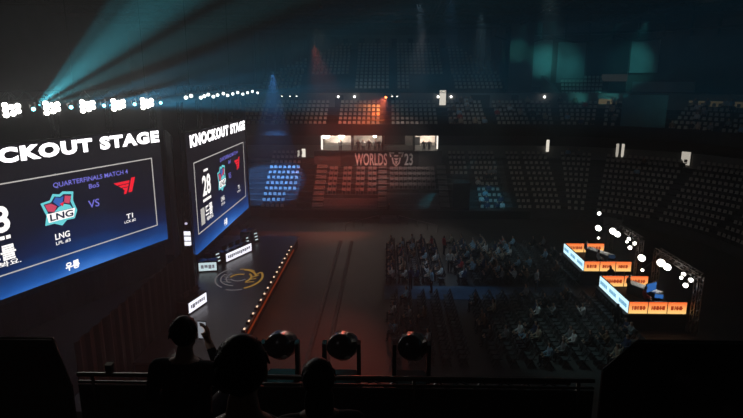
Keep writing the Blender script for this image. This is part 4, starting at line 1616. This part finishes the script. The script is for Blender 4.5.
# truss outside the railing with three moving heads
b = MB()
lattice(b, (-3.2, 7.0, 9.75), (2.6, 7.0, 9.75), 0.3, 0.3, 0.035)
for xx in (-2.8, -0.3, 2.2):
    b.bar((xx, 5.3, 9.75), (xx, 6.9, 9.75), 0.06)
    b.bar((xx, 5.3, 9.2), (xx, 6.9, 9.65), 0.05)
tag(b.build('lighting_truss', BLKMET), 'black truss below the front railing carrying three moving lights', 'truss')
DARKL = mat('dark_lens', (0.25, 0.24, 0.25), 0.12, noise=0.1, spec=0.8)
for i, (px, lb) in enumerate(((281, 'left'), (342, 'middle'), (411, 'right'))):
    X = ((px - 371.5) / FPX / 0.908 - 0.0245) * 7.0
    t = moving_head('moving_head_light', (X, 7.0, 10.50), (X + 0.5 + 0.2 * i, 10.0, 9.3), DARKL, '%s of three glossy black moving lights at the near railing' % lb, 'moving lights at the near railing', 1.3, GLOSS, False)
    pm = mat('glint_paint', (0.5, 0.46, 0.4), 0.4, noise=0.1)  # pale ovals standing in for gloss reflections on the heads
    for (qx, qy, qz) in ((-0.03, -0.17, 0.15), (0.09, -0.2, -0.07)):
        MB().ell((qx, qy, qz), 0.045, 0.03, 0.022, 10, 8).build('painted_glint', pm, t, smooth=True)

# ------------------------------------------------------------------ foreground spectators
def remesh_person(name, build, loc, rz, label, voxel=0.011, top=TOPS[1][1], sm=3):
    b_ = build()
    me = b_.mesh(name, SKIN)
    ob = bpy.data.objects.new(name, me)
    COL.objects.link(ob)
    md = ob.modifiers.new('remesh', 'REMESH')
    md.mode = 'VOXEL'
    md.voxel_size = voxel
    md.use_smooth_shade = True
    s_ = ob.modifiers.new('smooth', 'SMOOTH')
    s_.iterations = sm
    s_.factor = 0.5
    dg = bpy.context.evaluated_depsgraph_get()
    dg.update()
    out = bpy.data.meshes.new_from_object(ob.evaluated_get(dg))
    bpy.data.objects.remove(ob)
    out.name = name
    out.materials.clear()
    for m_ in (SKIN, top, PANTS):
        out.materials.append(m_)
    for p in out.polygons:
        p.use_smooth = True
        c = p.center
        hand = any((c - h).length < 0.125 for h in b_.hands)
        if c.z > b_.neck or hand:
            p.material_index = 0
        elif c.z < 0.5 or (c.y < -0.16 and c.z < 0.62):
            p.material_index = 2
        else:
            p.material_index = 1
    o = bpy.data.objects.new(name, out)
    COL.objects.link(o)
    o.location = loc
    o.rotation_euler = (0, 0, rz)
    tag(o, label, 'person', 'spectators in the near stand')
    # hair as a shell of locks over the skull
    hb = MB()
    hx, hy, hz = b_.head
    random.seed(3)
    hb.ell((hx, hy + 0.022, hz + 0.035), 0.093, 0.105, 0.112, 20, 12)
    for i in range(b_.locks):
        a_ = random.uniform(0, 2 * PI)
        e_ = random.uniform(-0.2, 1.4)
        d = Vector((math.cos(a_) * math.cos(e_), math.sin(a_) * math.cos(e_), math.sin(e_)))
        if (d.y < -0.3 and d.z < 0.55) or d.z < 0.1 or (abs(d.x) > 0.7 and d.z < 0.35):
            continue
        c = Vector((hx + d.x * 0.088, hy + 0.022 + d.y * 0.1, hz + 0.035 + d.z * 0.105))
        tn = Vector((d.x * 0.5, d.y * 0.5 + 0.1, -1)).normalized()
        hb.tube(c, c + tn * 0.045 + d * 0.002, 0.012, 6, 0.003)
    if b_.longhair:
        hb.ell((hx, hy + 0.07, hz - 0.1), 0.085, 0.05, 0.16, 16, 10)
    hr = hb.build('hair', HAIR, o, smooth=True)
    return o


def limb(b_, pts):
    for (a_, ra), (c_, rc) in zip(pts, pts[1:]):
        b_.tube(a_, c_, ra, 16, rc)
        b_.ell(a_, ra, ra, ra, 12, 8)
    c_, rc = pts[-1]
    b_.ell(c_, rc, rc, rc, 12, 8)


def hand(b_, wrist, direc, palm_n, side, curl):
    """palm, four unequal fingers with two bends, thumb from the side of the palm"""
    d = Vector(direc).normalized()
    n = Vector(palm_n).normalized()
    s = d.cross(n).normalized() * side
    w = Vector(wrist)
    for k in range(5):
        f = k / 4
        for q in (-0.028, -0.01, 0.01, 0.028):
            b_.ell(w + d * (0.02 + 0.065 * f) + s * q, 0.017, 0.017, 0.017, 8, 6)
    for i, (q, L) in enumerate(((-0.032, 0.07), (-0.011, 0.082), (0.011, 0.077), (0.032, 0.06))):
        p = w + d * 0.09 + s * q
        a_ = curl * 0.6
        seg = (0.45, 0.32, 0.23)
        pts = [(p, 0.0095)]
        for k in range(3):
            dd = (d * math.cos(a_) + n * math.sin(a_))
            p = p + dd * L * seg[k]
            pts.append((p, 0.009 - 0.0007 * k))
            a_ += curl
        limb(b_, pts)
    p = w + d * 0.03 - s * 0.035
    limb(b_, [(p, 0.013), (p - s * 0.022 + d * 0.025 + n * 0.012, 0.011), (p - s * 0.022 + d * 0.055 + n * 0.026, 0.009)])
    b_.hands.append(w + d * 0.07)


def near_person(headturn=0.0, phone=False, longhair=False, lean=0.0):
    def f():
        b_ = MB()
        b_.hands = []
        b_.longhair = longhair
        b_.locks = 160
        # torso
        for k in range(9):
            t_ = k / 8
            b_.ell((0, 0.05 + lean * t_, 0.5 + 0.47 * t_), 0.155 + 0.03 * math.sin(t_ * 2.6), 0.115 + 0.015 * math.sin(t_ * 3), 0.1, 18, 10)
        limb(b_, [((-0.17, 0.05 + lean, 0.97), 0.075), ((0.17, 0.05 + lean, 0.97), 0.075)])
        limb(b_, [((0, 0.05 + lean, 1.0), 0.075), ((0, 0.03 + lean, 1.12), 0.056)])
        hx, hy, hz = 0, 0.0 + lean, 1.22
        b_.head = (hx, hy, hz)
        b_.neck = 1.045
        b_.ell((hx, hy + 0.015, hz + 0.03), 0.078, 0.095, 0.105, 20, 14)
        b_.ell((hx, hy - 0.025, hz - 0.045), 0.06, 0.065, 0.075, 16, 10)
        b_.ell((hx, hy - 0.088, hz - 0.005), 0.014, 0.02, 0.026, 10, 8)
        b_.ell((hx, hy - 0.08, hz - 0.06), 0.026, 0.012, 0.01, 10, 8)
        for s in (-1, 1):
            b_.ell((hx + s * 0.082, hy + 0.015, hz), 0.012, 0.024, 0.034, 10, 8)
            b_.ell((hx + s * 0.03, hy - 0.078, hz + 0.03), 0.015, 0.01, 0.01, 8, 6)
            limb(b_, [((s * 0.1, 0.0, 0.52), 0.1), ((s * 0.13, -0.42, 0.53), 0.068), ((s * 0.13, -0.4, 0.1), 0.045)])
            limb(b_, [((s * 0.13, -0.38, 0.05), 0.045), ((s * 0.14, -0.56, 0.04), 0.036)])
            if phone and s < 0:
                el, wr = (-0.26, -0.06 + lean, 0.78), (-0.05, -0.255 + lean, 1.04)
                limb(b_, [((-0.2, 0.05 + lean, 0.97), 0.07), (el, 0.05), (wr, 0.03)])
                hand(b_, wr, (0.1, -0.1, 0.95), (0.9, 0.15, 0.0), -1, 0.5)
            else:
                el, wr = (s * 0.29, 0.03 + lean * 0.6, 0.72), (s * 0.13, -0.24, 0.63)
                limb(b_, [((s * 0.2, 0.05 + lean, 0.97), 0.07), (el, 0.05), (wr, 0.03)])
                hand(b_, wr, (-s * 0.35, -0.9, 0.02), (0, 0, -1), s, 0.4)
        return b_
    return f


def at_px(px, py, Y):
    u, v = (px - 371.5) / FPX, (py - 209) / FPX
    cp, sp_ = math.cos(R(12.8)), math.sin(R(12.8))
    fwd, dn_ = cp - v * sp_, sp_ + v * cp
    ya = R(1.4)
    dx, dy = u * math.cos(ya) - fwd * math.sin(ya), u * math.sin(ya) + fwd * math.cos(ya)
    return Vector((dx / dy * Y, Y, CAMZ - dn_ / dy * Y))


# head-top pixel -> seat position; facing away from the viewer (+y)
def put_near(px, py, Y, rz, label, **kw):
    p = at_px(px, py, Y)
    bld = near_person(**kw)
    return remesh_person('person', bld, (p.x, p.y, p.z - 1.375), PI + rz, label)


put_near(241, 331, 1.85, 0.05, 'person with a round dark head of hair in the nearest row')
pp = put_near(184, 314, 3.7, -0.1, 'person in black holding up a small glowing phone at left', phone=True)
put_near(318, 356, 2.9, 0.15, 'person in dark clothes low in front of the middle moving light', longhair=True)
# the phone, held in the raised right hand (person faces +y, so local x flips)
mw = Matrix.Translation(pp.location) @ Matrix.Rotation(pp.rotation_euler.z, 4, 'Z')
hp = mw @ Vector((0.0, -0.275, 1.12))
t = thing('mobile_phone', 'small phone with a glowing screen held up by the person at left', 'phone', tuple(hp), -0.15)
MB().box(-0.036, 0.036, -0.004, 0.004, -0.07, 0.08).build('body', GLOSS, t, bevel=0.003)
MB().box(-0.033, 0.033, -0.0052, -0.0042, -0.062, 0.074).build('screen', glow('phone_screen', (0.85, 0.9, 1.0), 0.28), t)
point('phone_glow', tuple(hp + Vector((0.0, -0.06, 0.02))), 0.05, (0.9, 0.95, 1), 0.03)

# ------------------------------------------------------------------ light in the hall
# blue on the left block, cyan at the black box, cool white on the floor seats, teal on the corner
spot('blue_wash', (-10.6, 54.0, 15.0), (-12.6, 62.0, 3.2), 30000, (0.1, 0.36, 1.0), 31, 0.4, 0.1)
spot('red_bank_wash', (-6.0, 48.0, 17.0), (-4.6, 63.5, 3.8), 11000, (1.0, 0.16, 0.1), 40, 0.9, 0.2)
spot('bank_wash', (3.0, 46.0, 18.0), (1.0, 64.0, 4.9), 4200, (1.0, 0.82, 0.78), 28, 0.8, 0.2)
spot('cyan_wash', (9.2, 57.0, 6.5), (6.2, 59.2, 0.9), 900, (0.08, 0.75, 0.95), 40, 0.6, 0.05)
spot('cyan_wash', (11.0, 55.5, 6.5), (11.2, 59.0, 1.3), 500, (0.08, 0.6, 0.9), 55, 0.7, 0.05)
spot('floor_wash', (2.5, 44.0, 20.0), (3.4, 40.0, 0.5), 4200, (0.55, 0.8, 1.0), 22, 0.8, 0.2)
spot('floor_wash', (8.0, 50.0, 20.0), (8.6, 44.5, 0.5), 3600, (0.45, 0.85, 1.0), 26, 0.8, 0.2)
spot('floor_wash', (4.0, 37.0, 20.0), (4.6, 36.0, 0.0), 2600, (0.2, 0.55, 1.0), 24, 0.9, 0.2)
spot('floor_wash', (8.5, 32.0, 20.0), (10.2, 28.3, 0.3), 2200, (0.55, 0.95, 0.95), 28, 0.9, 0.2)
for x, y, z_, tx, ty, tz, pw, an in ((13, 50, 19, 18.6, 69, 16.6, 5500, 13), (14, 50, 19, 20.4, 68.5, 16.6, 2600, 16),
                                     (12, 51, 19, 15.6, 69.5, 17.2, 4200, 11),
                                     (20, 50, 19, 22.0, 67.6, 15.4, 1800, 15), (22, 50, 19, 27.6, 66.5, 16.0, 4200, 20),
                                     (23, 50, 15, 22.0, 65.5, 12.3, 3400, 9), (25, 50, 15, 25.0, 65.0, 12.3, 3400, 9), (27, 42, 14.5, 28.0, 59.0, 11.3, 500, 17),
                                     (13, 50, 19, 19.6, 66.8, 13.6, 900, 9)):
    spot('teal_wash', (x, y, z_), (tx, ty, tz), pw, (0.1, 0.85, 0.85), an, 1.0, 0.1)
# added fill spots without fixtures, to bring up the seating tiers
for x, y, z_, tx, ty, tz, pw, an in ((-6, 50, 18.5, -4, 63.5, 10, 1500, 44), (8, 50, 18.5, 10, 63.5, 10, 500, 44), (22, 46, 18.5, 25, 58, 8, 160, 70),
                                     (0, 52, 18.5, 0, 73, 15, 120, 70), (13, 46, 18.5, 14, 60, 3, 450, 45), (24, 44, 18.5, 27, 54, 3, 80, 60)):
    spot('tier_fill', (x, y, z_), (tx, ty, tz), pw, (1.0, 0.86, 0.68), an, 0.9, 0.4)
spot('stage_wash', (-9, 34, 14), (-10, 40, 1), 60, (0.75, 0.6, 0.9), 70, 0.9, 0.2)
point('near_fill', (-1.2, 5.2, 13.2), 3, (0.9, 0.85, 0.9), 0.5)  # added fill point with no fixture, lifts the foreground

w = bpy.data.worlds.new('hall_air')
scene.world = w
w.use_nodes = True
nt = w.node_tree
nt.nodes['Background'].inputs['Strength'].default_value = 0
nt.nodes['Background'].inputs['Color'].default_value = (0, 0, 0, 1)
vs = nt.nodes.new('ShaderNodeVolumeScatter')
vs.inputs['Color'].default_value = (0.9, 0.95, 1, 1)
vs.inputs['Density'].default_value = 0.0034
vs.inputs['Anisotropy'].default_value = 0.25
nt.links.new(vs.outputs[0], nt.nodes['World Output'].inputs['Volume'])

scene.view_settings.view_transform = 'Standard'
scene.view_settings.look = 'None'
scene.view_settings.gamma = 1
scene.view_settings.use_curve_mapping = False
scene.view_settings.exposure = 0.0
cy = scene.cycles
cy.use_denoising = True
cy.max_bounces = 5
cy.diffuse_bounces = 2
cy.glossy_bounces = 2
cy.transmission_bounces = 3
cy.volume_bounces = 0
cy.sample_clamp_indirect = 2.0
cy.sample_clamp_direct = 0.0
